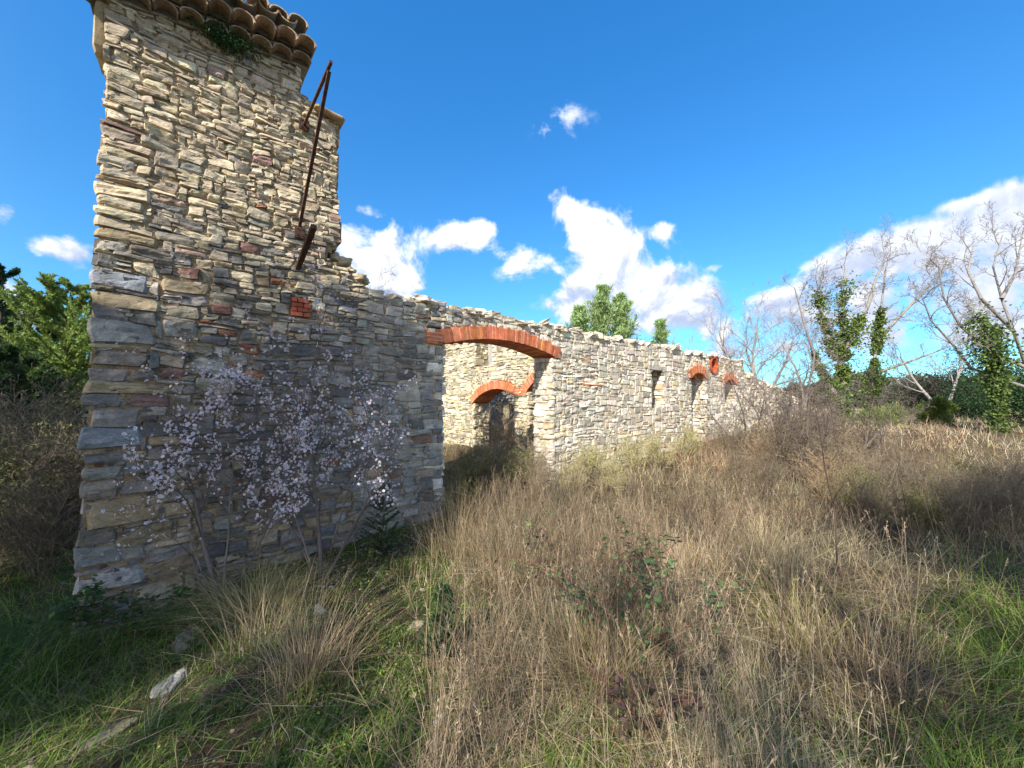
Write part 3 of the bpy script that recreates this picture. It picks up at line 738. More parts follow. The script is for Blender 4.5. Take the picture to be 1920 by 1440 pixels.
def grow(out, p, d, L, rad, lvl, P, rn):
    n = P['n'][lvl]; sl = L / n; last = lvl == len(P['n']) - 1
    x, y, z = p; dx, dy, dz = d; jt = P['jit'][lvl]; up = P['up'][lvl]; k = P['kids'][lvl]
    st = P['start'][lvl]; r0 = rad
    for i in range(n):
        dx += rn.gauss(0, jt); dy += rn.gauss(0, jt); dz += rn.gauss(0, jt) + up
        m = math.sqrt(dx * dx + dy * dy + dz * dz); dx /= m; dy /= m; dz /= m
        r1 = rad * (1 - (i + 1) / n * P['taper'][lvl]); nx, ny, nz = x + dx * sl, y + dy * sl, z + dz * sl
        out.append((x, y, z, nx, ny, nz, r0, r1, lvl)); x, y, z, r0 = nx, ny, nz, r1
        if not last and (i + 1) / n >= st:
            kk = k; 
            while kk > 0 and (kk >= 1 or rn.random() < kk):
                kk -= 1
                a = rn.uniform(*P['ang'][lvl]); ux, uy, uz = rn.gauss(0, 1), rn.gauss(0, 1), rn.gauss(0, 1)
                dt = ux * dx + uy * dy + uz * dz; ux -= dt * dx; uy -= dt * dy; uz -= dt * dz; m = math.sqrt(ux * ux + uy * uy + uz * uz) + 1e-9
                ca, sa = math.cos(a), math.sin(a) / m
                grow(out, (x, y, z), (dx * ca + ux * sa, dy * ca + uy * sa, dz * ca + uz * sa), L * rn.uniform(*P['len'][lvl]) * (1 - .45 * (i + 1) / n), max(r1 * P['rk'][lvl], P['rmin']), lvl + 1, P, rn)
def split_levels(out, lo, hi):
    return [s for s in out if lo <= s[8] <= hi]

# bare deciduous tree prototypes
BARE = dict(n=[7, 7, 6, 5, 3], jit=[.09, .16, .2, .24, .25], up=[.03, .05, .05, .03, .02], kids=[1.1, .95, .9, .7, 0], start=[.3, .2, .15, .1, 0], taper=[.6, .75, .8, .8, .8],
            ang=[(.45, 1.0), (.4, .95), (.4, 1.0), (.4, 1.1)], len=[(.55, .85), (.5, .75), (.45, .7), (.4, .65)], rk=[.52, .52, .55, .6], rmin=.005)
def bare_tree(name, label, loc, height, seed, stems=((0, 0, 1),), P=BARE, rad=.13, bark=(.33, .30, .27), twig=(.30, .25, .24), group=None, ivy=None, rmin=None, cat='tree'):
    rn = random.Random(seed); r = np.random.default_rng(seed); P = dict(P)
    if rmin: P['rmin'] = rmin
    x, y = loc; z = float(gz(x, y)) - .05; o = thing(name, label, cat, (x, y, z), group); out = []
    for s in stems:
        m = math.sqrt(s[0] ** 2 + s[1] ** 2 + s[2] ** 2); grow(out, (x + s[0] * .1, y + s[1] * .1, z), (s[0] / m, s[1] / m, s[2] / m), height * (s[3] if len(s) > 3 else 1) * .72, rad, 0, P, rn)
    for nm, lo, hi, c, sd in (('trunk', 0, 0, bark, 7), ('branches', 1, 9, twig, 3)):
        S = np.array(split_levels(out, lo, hi)); mb = MB()
        cc = np.array(c) * (1 + r.normal(0, .12, (len(S), 1))); 
        if nm == 'branches':
            big = S[:, 8] <= 1
            segs_mesh(mb, S[big][:, :8], np.array(bark) * (1 + r.normal(0, .12, (big.sum(), 1))), 5); segs_mesh(mb, S[~big][:, :8], cc[~big], 3)
        else: segs_mesh(mb, S[:, :8], cc, sd)
        mb.build(nm, M_bark if nm == 'trunk' else M_twig, o, smooth=True)
    if ivy:
        S = np.array([s for s in out if s[8] <= 1 and s[5] < z + ivy['top'] and (s[8] == 0 or rn.random() < ivy.get('b', .5))])
        ivy_on(o, S, ivy['n'], r, ivy.get('sp', .2), ivy.get('col', (.07, .14, .025)))
    return o, out
def ivy_on(o, S, n, r, spread, col, leaf=.09):
    ln = np.linalg.norm(S[:, 3:6] - S[:, :3], axis=1) * (S[:, 6] + .08); k = r.choice(len(S), n, p=ln / ln.sum()); f = r.random((n, 1))
    p = S[k, :3] * (1 - f) + S[k, 3:6] * f; dd = r.normal(0, 1, (n, 3)); dd /= np.linalg.norm(dd, axis=1, keepdims=True)
    cl = .6 + 1.3 * (vn(p[:, 0] * 2.2, p[:, 1] * 2.2, p[:, 2] * 2.2, 91) + .5)
    p = p + dd * (S[k, 6:7] * .8 + np.abs(r.normal(0, 1, (n, 1))) * spread * (cl[:, None] - .35) ** 2 * 1.1); gp = vn(p[:, 0] * 3.5, p[:, 1] * 3.5, p[:, 2] * 3.5, 92) > -.22; p, dd, k = p[gp], dd[gp], k[gp]; n = len(p)
    c = np.array(col) * (1 + r.normal(0, .3, (n, 1))) + np.array([.05, .06, 0]) * (r.random((n, 1)) ** 3)
    mb = MB(); leaves(mb, p, leaf * r.uniform(.7, 1.4, n), leaf * r.uniform(.7, 1.2, n), np.clip(c, .01, 1), r, dirs=dd + r.normal(0, .6, (n, 3)) - np.array([0, 0, .5])); return mb.build('ivy', M_leaf, o)

def at(px, Y): return ((px - 960) / F * Y, Y)

def pine(name, label, loc, height, seed, col, dens=1.0, leaf=.16, width=.32, group=None, bare=.15, per=None, rise=0.0):
    rn = random.Random(seed); r = np.random.default_rng(seed); x, y = loc; z = float(gz(x, y)) - .05
    o = thing(name, label, 'tree', (x, y, z), group); out = []
    segs = []; n = 14
    px_, py_ = x, y
    pts = [(x + .02 * height * vn(k * .4, seed, 0, 1), y + .02 * height * vn(k * .4, seed + 9, 0, 1), z + height * k / n) for k in range(n + 1)]
    for k in range(n): segs.append((*pts[k], *pts[k + 1], .014 * height * (1 - k / n) + .01, .014 * height * (1 - (k + 1) / n) + .008))
    tips = []; br = []
    nb = int(46 * dens)
    for k in range(nb):
        f = bare + (1 - bare) * (k + rn.random()) / nb; a = rn.uniform(0, 6.28); i = min(n - 1, int(f * n)); p = np.array(pts[i]) + (np.array(pts[i + 1]) - np.array(pts[i])) * (f * n - i)
        prof = (1 - f) ** .75 * (.35 + 1.0 * min(1, f * 2.2)); L = height * width * prof * rn.uniform(.65, 1.2) * (1 + .4 * rise) + .15
        d = np.array([math.cos(a), math.sin(a), rn.uniform(.0, .45) + .5 * f + rise]); m = 6; q = p
        for j in range(m):
            d = d + np.array([rn.gauss(0, .12), rn.gauss(0, .12), .05]); d = d / np.linalg.norm(d); q2 = q + d * L / m
            br.append((*q, *q2, .02 * (1 - j / m) + .006, .02 * (1 - (j + 1) / m) + .005))
            if j >= 1:
                for _ in range(3):
                    e = d + np.array([rn.gauss(0, .8), rn.gauss(0, .8), rn.gauss(.15, .5)]); e /= np.linalg.norm(e); l2 = L * rn.uniform(.12, .34)
                    q3 = q2 + e * l2; br.append((*q2, *q3, .006, .004)); tips.append((*q2, *q3))
            tips.append((*q, *q2)); q = q2
    mb = MB(); segs_mesh(mb, segs, np.tile([(.14, .10, .08)], (len(segs), 1)), 7); mb.build('trunk', M_bark, o, smooth=True)
    mb = MB(); segs_mesh(mb, br, np.tile([(.13, .10, .075)], (len(br), 1)), 3); mb.build('branches', M_twig, o)
    Tn = np.array(tips); per = per or int(46 * dens); n = len(Tn) * per; k = np.repeat(np.arange(len(Tn)), per); f = r.random((n, 1)) ** .7
    c = Tn[k, :3] * (1 - f) + Tn[k, 3:] * f; ax = Tn[k, 3:] - Tn[k, :3]; ax /= np.linalg.norm(ax, axis=1, keepdims=True)
    tone = (1 + r.normal(0, .22, (len(Tn), 1)))[k]
    cc = np.array(col) * tone * (1 + r.normal(0, .15, (n, 1)))
    mb = MB(); leaves(mb, c, leaf * r.uniform(.6, 1.2, n), .012 + leaf * .09, np.clip(cc, .01, 1), r, dirs=ax * .9 + r.normal(0, .55, (n, 3)) + np.array([0, 0, .25])); mb.build('crown', M_leaf, o)
    return o

# --- pines
pine('pine_tree', 'dark green pine at the far left edge of the picture', at(-5, 9.5), 5.4, 101, (.055, .10, .045), 1.2, .085, .30, per=85)
pine('pine_tree', 'bright yellow green pine directly left of the tower', at(122, 8.7), 4.75, 102, (.26, .35, .09), 1.2, .085, .34, per=75, rise=.3)
pine('pine_tree', 'mid green pine between the dark pine and the bright one', at(78, 10.5), 4.6, 103, (.14, .21, .06), 1.2, .09, .36, per=70, rise=.2)
pine('pine_tree', 'low pine with dark lower boughs behind the thicket on the left', at(20, 7.6), 3.1, 104, (.06, .11, .04), 1.0, .10, .36)
pine('pine_tree', 'tall distant pine behind the left thicket', at(-60, 15), 7.0, 105, (.07, .12, .04), 1.0, .16, .34)
g = 'young pines showing above the long wall'
for lb, px, Y, h, sd, dn, wd in (('light green pine rising above the wall right of the arch, tallest of the young pines', 1128, 14.5, 5.15, 106, 1.2, .20), ('light green pine above the wall, close on the right of the tallest one', 1172, 14.8, 4.95, 107, 1.2, .18),
                         ('light green pine above the wall, leaning low on the left of the tallest one', 1088, 14.2, 4.3, 109, .9, .2), ('small pine tip above the wall near its middle', 1242, 16, 4.2, 108, .9, .15)):
    pine('pine_tree', lb, at(px, Y), h, sd, (.33, .46, .19), dn, .19, wd, g, .3, per=8, rise=1.25)

# --- bare and ivy trees behind the wall
GT = 'bare winter trees behind the wall'
bare_tree('bare_tree', 'pale bare many stemmed tree behind the right end of the wall', at(1420, 19), 6.6, 201, ((-.45, 0, 1), (.05, .2, 1), (.4, 0, 1, .95), (-.1, -.1, 1, .85)), rad=.09, bark=(.33, .30, .27), twig=(.28, .25, .22), group=GT, rmin=.006)
bare_tree('bare_tree', 'slim bare tree between the pale tree and the ivy clad trunks', at(1503, 17), 5.2, 202, ((-.1, 0, 1), (.25, 0, 1, .9)), rad=.07, bark=(.3, .26, .25), twig=(.3, .25, .25), group=GT, rmin=.006)
def ivy_tree(name, label, Y, limbs, height_px, seed, n, thick=.12, spread=.2, ivc=(.13, .19, .05), bl=1.0):
    r = np.random.default_rng(seed); rn = random.Random(seed)
    def p3(px, py, dy=0):
        v = pix_dir(px, py); v = v * ((Y + dy) / v[1]); return np.array([0, 0, CAMZ]) + v
    b = p3(*limbs[0][0][0][:2]); b[2] = gz(b[0], b[1]); o = thing(name, label, 'tree', tuple(b), GT); S = []; iv = []; tw = []
    for (pts, ivf) in limbs:
        Q = [p3(px, py, rn.uniform(-.3, .3)) for px, py, *_ in pts]
        if pts is limbs[0][0]: Q[0] = np.array(b) - np.array([0, 0, .1])
        m = len(Q) - 1
        for k in range(m):
            sub = 3
            for j in range(sub):
                a = Q[k] + (Q[k + 1] - Q[k]) * j / sub; c = Q[k] + (Q[k + 1] - Q[k]) * (j + 1) / sub; f0 = (k + j / sub) / m; f1 = (k + (j + 1) / sub) / m
                s = (*a, *c, thick * (1 - .75 * f0), thick * (1 - .75 * f1), 0)
                S.append(s)
                if f1 <= ivf: iv.append(s)
                if f0 > .3 and rn.random() < .95:
                    d = (c - a) / np.linalg.norm(c - a) + np.array([rn.gauss(0, .7), rn.gauss(0, .7), rn.gauss(.1, .4)]); d /= np.linalg.norm(d)
                    grow(tw, tuple(c), tuple(d), rn.uniform(.7, 1.5) * bl, .018, 1, dict(BARE, rmin=.006), rn)
    S = np.array(S); mb = MB(); segs_mesh(mb, S[:, :8], np.tile([(.27, .25, .23)], (len(S), 1)), 7); mb.build('trunk', M_bark, o, smooth=True)
    T_ = np.array(tw); mb = MB(); segs_mesh(mb, T_[:, :8], np.array([.25, .225, .205]) * (1 + r.normal(0, .1, (len(T_), 1))), 3); mb.build('branches', M_twig, o)
    if n: ivy_on(o, np.array(iv), n, r, spread, ivc, .085)
ivy_tree('ivy_clad_tree', 'ivy clad bare tree with three thick upright limbs, the taller of the pair', 16.5,
         [([(1582, 760), (1580, 700), (1578, 640), (1580, 580), (1584, 505)], .96), ([(1580, 690), (1560, 650), (1545, 610), (1535, 560), (1533, 535)], .9), ([(1580, 680), (1600, 620), (1625, 580), (1640, 530), (1660, 480)], .45), ([(1570, 745), (1545, 705), (1525, 660), (1512, 620), (1490, 540)], .5)], 250, 203, 15000, .10, .17)
ivy_tree('ivy_clad_tree', 'narrow ivy wrapped trunk just right of the taller ivy clad tree', 17.5,
         [([(1634, 760), (1636, 700), (1645, 640), (1652, 580), (1662, 500), (1670, 470)], .66), ([(1645, 640), (1690, 590), (1740, 540), (1760, 520)], .08), ([(1640, 700), (1700, 680), (1780, 650)], .05)], 250, 204, 6500, .08, .15)
ivy_tree('ivy_clad_tree', 'dark ivy covered stem standing before the large bare oak at the right edge', 12.4,
         [([(1872, 762), (1868, 700), (1852, 640), (1836, 585)], 1.0), ([(1870, 731), (1862, 660), (1868, 600)], .9)], 250, 205, 6000, .05, .2, (.10, .155, .045), .6)
ivy_tree('bare_tree', 'large bare grey oak with low sweeping limbs at the right edge', 13,
         [([(1945, 770), (1925, 690), (1900, 620), (1878, 560), (1862, 500), (1880, 440)], .0), ([(1935, 730), (1880, 712), (1820, 690), (1790, 650), (1745, 600), (1730, 560)], .0),
          ([(1925, 690), (1850, 655), (1800, 610), (1770, 560), (1760, 500)], .0), ([(1930, 700), (1950, 600), (1940, 520), (1960, 440)], .0), ([(1900, 620), (1840, 560), (1815, 510), (1825, 460)], .0), ([(1878, 560), (1905, 510), (1915, 450)], .0)], 250, 215, 0, .06)
bare_tree('bare_tree', 'smaller bare tree between the ivy trunks and the big oak', at(1765, 20), 5.2, 206, ((-.3, 0, 1), (.3, 0, 1)), rad=.09, bark=(.3, .28, .26), twig=(.27, .24, .22), group=GT, rmin=.006)
bare_tree('bare_tree', 'thin twiggy treetop showing above the wall beside the small pine', at(1290, 20), 4.6, 207, ((-.2, 0, 1), (.3, 0, 1)), rad=.05, bark=(.35, .28, .28), twig=(.34, .26, .27), group=GT, rmin=.006)
bare_tree('bare_tree', 'thin bare twigs rising behind the broken shoulder of the tower', at(670, 11.5), 5.6, 208, ((.1, 0, 1),), rad=.05, bark=(.35, .3, .28), twig=(.34, .3, .28), group=GT, rmin=.006)
SP = dict(BARE, up=[.01, -.02, -.01, .0, .0], ang=[(.9, 1.45), (.5, 1.0), (.4, 1.0), (.4, 1.1)], kids=[1.3, .9, .8, .5, 0], len=[(.55, .9), (.45, .7), (.4, .6), (.4, .6)])
bare_tree('bare_tree', 'dark small tree with spreading level twigs in front of the wall end', at(1560, 7.6), 2.5, 209, ((.1, 0, 1), (-.35, 0, 1, .8), (.5, 0, 1, .7)), P=SP, rad=.035, bark=(.12, .10, .09), twig=(.13, .10, .09), rmin=.004)
bare_tree('bare_tree', 'thin grey forked sapling left of the dark spreading tree', at(1455, 8.4), 2.9, 210, ((.1, 0, 1), (-.25, 0, 1, .9)), rad=.03, bark=(.28, .23, .2), twig=(.27, .22, .2), rmin=.0035)

GS = 'thin bare saplings before the wall end'
for lb, px, Y, h, sd in (('slender bare sapling leaning left before the wall end', 1490, 7.9, 2.7, 221), ('bare twiggy sapling between the forked one and the dark spreading tree', 1525, 7.0, 2.2, 222), ('bare sapling right of the dark spreading tree', 1610, 7.8, 2.2, 223), ('fine bare sapling standing against the low end of the wall', 1405, 9.0, 2.8, 224)):
    bare_tree('bare_sapling', lb, at(px, Y), h, sd, ((rx_ := random.uniform(-.3, .3), 0, 1), (rx_ + .4, 0, 1, .8), (rx_ - .35, .1, 1, .7)), rad=.024, bark=(.17, .14, .12), twig=(.16, .13, .11), rmin=.0032, group=GS, cat='sapling')
# --- evergreen bushes, broom
def bush(name, label, loc, size, seed, col, n=9000, leaf=.09, group=None, cat='bush', up=.0, sink=0.1):
    r = np.random.default_rng(seed); x, y = loc; z = float(gz(x, y)) - sink; o = thing(name, label, cat, (x, y, z), group)
    k = 16; cc = r.normal(0, .42, (k, 3)) * np.array([size[0], size[1], size[2] * .5]) + np.array([x, y, z + size[2] * .5]); cc[:, 2] = np.clip(cc[:, 2], z + .15, z + size[2]); rad = r.uniform(.22, .45, k) * min(size[0], size[2])
    st = [(x, y, z, *(c), .03, .01) for c in cc]; mb = MB(); segs_mesh(mb, st, np.tile([(.14, .11, .09)], (k, 1)), 4); mb.build('stems', M_bark, o)
    j = r.integers(0, k, n); d = r.normal(0, 1, (n, 3)); d /= np.linalg.norm(d, axis=1, keepdims=True); p = cc[j] + d * (rad[j] * r.random(n) ** .45)[:, None]; p[:, 2] = np.maximum(p[:, 2], z)
    c = np.array(col) * (1 + r.normal(0, .25, (k, 1)))[j] * (1 + r.normal(0, .2, (n, 1)))
    mb = MB(); leaves(mb, p, leaf * r.uniform(.6, 1.3, n), leaf * (.5 if not up else .12), np.clip(c, .005, 1), r, dirs=d + r.normal(0, .5, (n, 3)) + np.array([0, 0, up])); mb.build('foliage', M_leaf, o)
    return o
g = 'evergreen bushes along the far right of the field'
bush('evergreen_bush', 'grey green rounded bush at the left of the far right hedge', at(1735, 24), (2.6, 1.5, 3.0), 301, (.10, .10, .07), 12000, .12, g)
bush('evergreen_bush', 'dusky bush second in the far right hedge', at(1795, 23), (2.6, 1.5, 2.9), 302, (.085, .085, .06), 12000, .12, g)
bush('evergreen_bush', 'dark green bush third in the far right hedge', at(1850, 20), (2.2, 1.5, 2.4), 303, (.035, .07, .025), 10000, .1, g)
bush('evergreen_bush', 'dark glossy bush at the foot of the big bare oak', at(1915, 15), (1.9, 1.2, 2.2), 304, (.03, .065, .02), 10000, .09, g)
bush('broom_shrub', 'bright green rounded broom shrub standing in the straw field', at(1748, 15.5), (.55, .5, 1.0), 305, (.17, .24, .06), 9000, .2, None, 'shrub', 1.2)
bush('broom_shrub', 'pale green low shrub below the ivy clad trunks', at(1655, 13.5), (.8, .5, .7), 306, (.20, .24, .08), 7000, .16, None, 'shrub', 1.0)
bush('evergreen_bush', 'dark undergrowth bush at the left edge below the dark pine', at(-10, 7.5), (1.6, 1.2, 2.6), 307, (.045, .065, .03), 12000, .07)
for i, (px, Y, h, lb) in enumerate([(40, 17, 4.5, 'olive green scrub tree far behind the left thicket'), (130, 18, 4.3, 'olive green scrub tree far behind, next to the tower edge'), (-60, 14, 4.6, 'olive green scrub tree behind the left picture edge')]):
    bush('scrub_tree', lb, at(px, Y), (2.6, 1.6, h), 320 + i, (.07, .09, .035), 15000, .12, 'scrub trees behind the left thicket', 'tree')
# distant wood closing the horizon
def far_wood():
    r = np.random.default_rng(55); mb = MB(); n = 120000; a = r.uniform(-1.35, 1.35, n); d = r.uniform(60, 85, n)
    x = d * np.sin(a); y = d * np.cos(a); z0 = gz(x, y); top = 1.6 + 3.0 * (fbm(a * 14, 0, 0, 4, 3) + .4) 
    z = z0 + top * r.random(n) ** .8; c = np.array([.10, .105, .06]) * (1 + r.normal(0, .3, (n, 1))) * (1 + .8 * vn(a * 60, 0, 0, 4))[:, None]
    leaves(mb, np.stack([x, y, z], 1), .42, .4, np.clip(c, .01, 1), r); o = mb.build('distant_wood', M_leaf); tag(o, 'distant dull green wood along the horizon', 'woodland', kind='stuff')
far_wood()

# --- bare twig shrubs (prototypes + copies)
def shrub_proto(seed, height, col, stems=14, spread=.55, P=None, rmin=.0022, rad=.008, leafcol=None, nleaf=0):
    rn = random.Random(seed); r = np.random.default_rng(seed); out = []
    P = P or dict(n=[6, 5, 4, 3], jit=[.12, .18, .22, .2], up=[.05, .06, .05, 0], kids=[1.7, 1.2, .7, 0], start=[.2, .2, .2, 0], taper=[.7, .7, .7, .7], ang=[(.3, .9), (.3, .9), (.3, 1)], len=[(.4, .65), (.4, .65), (.4, .6)], rk=[.65, .7, .7], rmin=rmin)
    for k in range(stems):
        a = rn.uniform(0, 6.28); s = rn.uniform(0, spread); grow(out, (rn.gauss(0, .06), rn.gauss(0, .06), -.03), (math.cos(a) * s, math.sin(a) * s, math.sqrt(max(.1, 1 - s * s))), height * rn.uniform(.6, 1), rad, 0, P, rn)
    S = np.array(out); mb = MB(); segs_mesh(mb, S[:, :8], np.array(col) * (1 + r.normal(0, .2, (len(S), 1))), 3)
    if nleaf:
        k = r.integers(0, len(S), nleaf); c = S[k, 3:6] + r.normal(0, .02, (nleaf, 3)); leaves(mb, c, .03, .012, np.array(leafcol) * (1 + r.normal(0, .3, (nleaf, 1))), r)
    return mb, out
PRT = []
for i, (h, col, st, sprd, lc, nl) in enumerate([(1.1, (.25, .195, .125), 16, .6, None, 0), (1.0, (.165, .135, .095), 16, .7, None, 0), (.95, (.33, .24, .15), 16, .6, None, 0), (.9, (.19, .165, .09), 14, .6, (.14, .15, .05), 3500), (.9, (.38, .33, .19), 12, .55, (.36, .36, .13), 1800)]):
    mb, _ = shrub_proto(400 + i, h, col, st, sprd, leafcol=lc, nleaf=nl); PRT.append(mb)
KIND = ['brown', 'dark', 'tawny', 'olive', 'straw green']
used = {}
def put_shrub(k, px, Y, s, label, group, rz=None):
    _ = ['leftmost', 'second from the left', 'third from the left', 'fourth from the left', 'fifth from the left', 'sixth from the left', 'seventh from the left', 'eighth from the left', 'ninth from the left', 'tenth from the left', 'eleventh from the left', 'twelfth from the left', 'thirteenth from the left', 'fourteenth from the left', 'fifteenth from the left', 'sixteenth from the left', 'rightmost']
    x, y = at(px, Y); z = float(gz(x, y))
    if k not in used:
        o = PRT[k].build('bare_shrub', M_twig); used[k] = o
    else:
        o = used[k].copy(); C.objects.link(o)
    o.location = (x, y, z - .02); o.rotation_euler = (0, 0, rz if rz is not None else random.uniform(0, 6.28)); o.scale = (s * 1.1, s * 1.1, s)
    tag(o, label, 'shrub', group); o['_px'] = px; return o
G1 = 'bare brown shrubs in front of the wall end'; G2 = 'dark bare shrubs in the shade on the right'; G3 = 'scrub growing in the doorway'; G4 = 'dense bare thicket left of the tower'
for i, (px, Y, s) in enumerate([(1345, 9.5, .7), (1390, 8.6, .85), (1430, 7.6, 1.0), (1475, 7.2, 1.1), (1520, 6.6, 1.0), (1560, 7.4, 1.05), (1460, 9.0, 1.3), (1600, 8.2, .9), (1540, 5.6, .85), (1640, 7.0, .75), (1420, 6.0, .7), (1610, 5.8, .8), (1510, 8.6, 1.3), (1375, 7.2, .6)]):
    put_shrub([0, 1, 2, 1, 1, 0][i % 6], px, Y, s, 'one of the bare brown shrubs massed before the wall end', G1)
for i, (px, Y, s) in enumerate([(1650, 5.2, .75), (1700, 5.6, .75), (1750, 5.0, .72), (1800, 5.4, .78), (1850, 4.8, .74), (1900, 5.2, .78), (1680, 6.4, .5), (1760, 6.4, .45), (1840, 6.4, .5), (1910, 6.4, .5), (1960, 5.4, .7), (1720, 4.4, .6), (1790, 4.2, .65), (1880, 4.1, .7), (1640, 4.6, .6), (1600, 5.1, .7), (1825, 4.4, .7)]):
    put_shrub([1, 1, 1, 3][i % 4], px, Y, s, 'one of the low dark shrubs in the shaded strip at right', G2)
for i, (px, Y, s) in enumerate([(880, 5.7, .75), (920, 6.0, .8), (960, 5.9, .85), (1000, 6.3, .8), (900, 6.8, .8), (950, 7.2, .8), (870, 5.0, .6), (1010, 5.4, .6)]):
    put_shrub([3, 1, 3, 0][i % 4], px, Y, s, 'one of the dark olive shrubs choking the arched doorway', G3)
put_shrub(2, 945, 8.2, 1.35, 'russet twiggy shrub standing inside the ruin behind the doorway', None)
for i, (px, Y, s) in enumerate([(1090, 7.0, .75), (1130, 7.2, .7), (1190, 7.6, .85), (1230, 7.8, .8), (1160, 6.3, .6), (1280, 8.4, .85), (1065, 6.2, .6)]):
    put_shrub(4, px, Y, s, 'one of the straw green shrubs along the sunlit wall foot', 'straw green shrubs along the wall foot')
k = 0
for (px, Y, s) in [(10, 4.6, 1.3), (50, 5.0, 1.5), (90, 5.4, 1.6), (120, 5.0, 1.4), (150, 5.8, 1.6), (20, 5.8, 1.8), (70, 6.4, 2.0), (115, 6.8, 2.1), (140, 7.4, 2.3), (0, 7.0, 2.2), (45, 7.8, 2.4), (90, 8.6, 2.5), (-40, 5.2, 1.6), (-60, 6.6, 2), (150, 9, 2.4), (100, 4.3, 1.0), (-50, 4.2, 1.1)]:
    put_shrub([3, 1, 3, 1][k % 4], px, Y, s, 'one of the tall grey brown shrubs in the left thicket', G4); k += 1

for gname in (G1, G2, G3, G4, 'straw green shrubs along the wall foot'):
    mem = sorted([ob for ob in bpy.data.objects if ob.get('group') == gname], key=lambda q: q['_px'])
    words = ['leftmost', 'second', 'third', 'fourth', 'fifth', 'sixth', 'seventh', 'eighth', 'ninth', 'tenth', 'eleventh', 'twelfth', 'thirteenth', 'fourteenth', 'fifteenth', 'sixteenth', 'seventeenth', 'eighteenth']
    for i, ob in enumerate(mem):
        w_ = 'rightmost' if i == len(mem) - 1 else (words[i] if i == 0 else words[i] + ' from the left')
        ob['label'] = ob['label'].replace('one of the', w_ + ' of the'); del ob['_px']
# --- tall stems / saplings in the foreground
def weed(name, label, px, Y, h, seed, col=(.10, .07, .06), lean=(0, 0), kids=.5, rad=.006, group=None, z0=None):
    rn = random.Random(seed); r = np.random.default_rng(seed); x, y = at(px, Y); z = float(gz(x, y)) if z0 is None else z0; out = []
    P = dict(n=[9, 4, 3], jit=[.05, .12, .15], up=[.03, .05, 0], kids=[kids, .6, 0], start=[.3, .2, 0], taper=[.7, .7, .7], ang=[(.3, .8), (.3, .9)], len=[(.2, .4), (.4, .6)], rk=[.6, .7], rmin=.0018)
    grow(out, (x, y, z - .03), (lean[0], lean[1], 1), h, rad, 0, P, rn); S = np.array(out); mb = MB(); segs_mesh(mb, S[:, :8], np.array(col) * (1 + r.normal(0, .15, (len(S), 1))), 5)
    o = mb.build(name, M_twig, loc=(x, y, z)); tag(o, label, 'sapling', group)
weed('sapling', 'tall thin dark bare stem standing out of the dry grass right of centre', 1560, 3.4, 1.55, 501, lean=(-.12, 0), kids=.35, rad=.009)
weed('sapling', 'short bare brown stick in the grass below the bramble', 1445, 2.3, .75, 502, lean=(-.05, 0), kids=.2, rad=.007)
weed('sapling', 'dark forked stem beside the tall bare stem, nearer the wall', 1330, 4.6, 1.2, 503, kids=.6)
weed('sapling', 'slim dark stem rising near the right picture edge', 1705, 3.6, 1.0, 504, kids=.6)
weed('sapling', 'bare thin stem leaning by the blossoming trees', 1170, 4.2, .9, 505, (.2, .15, .12), kids=.6)

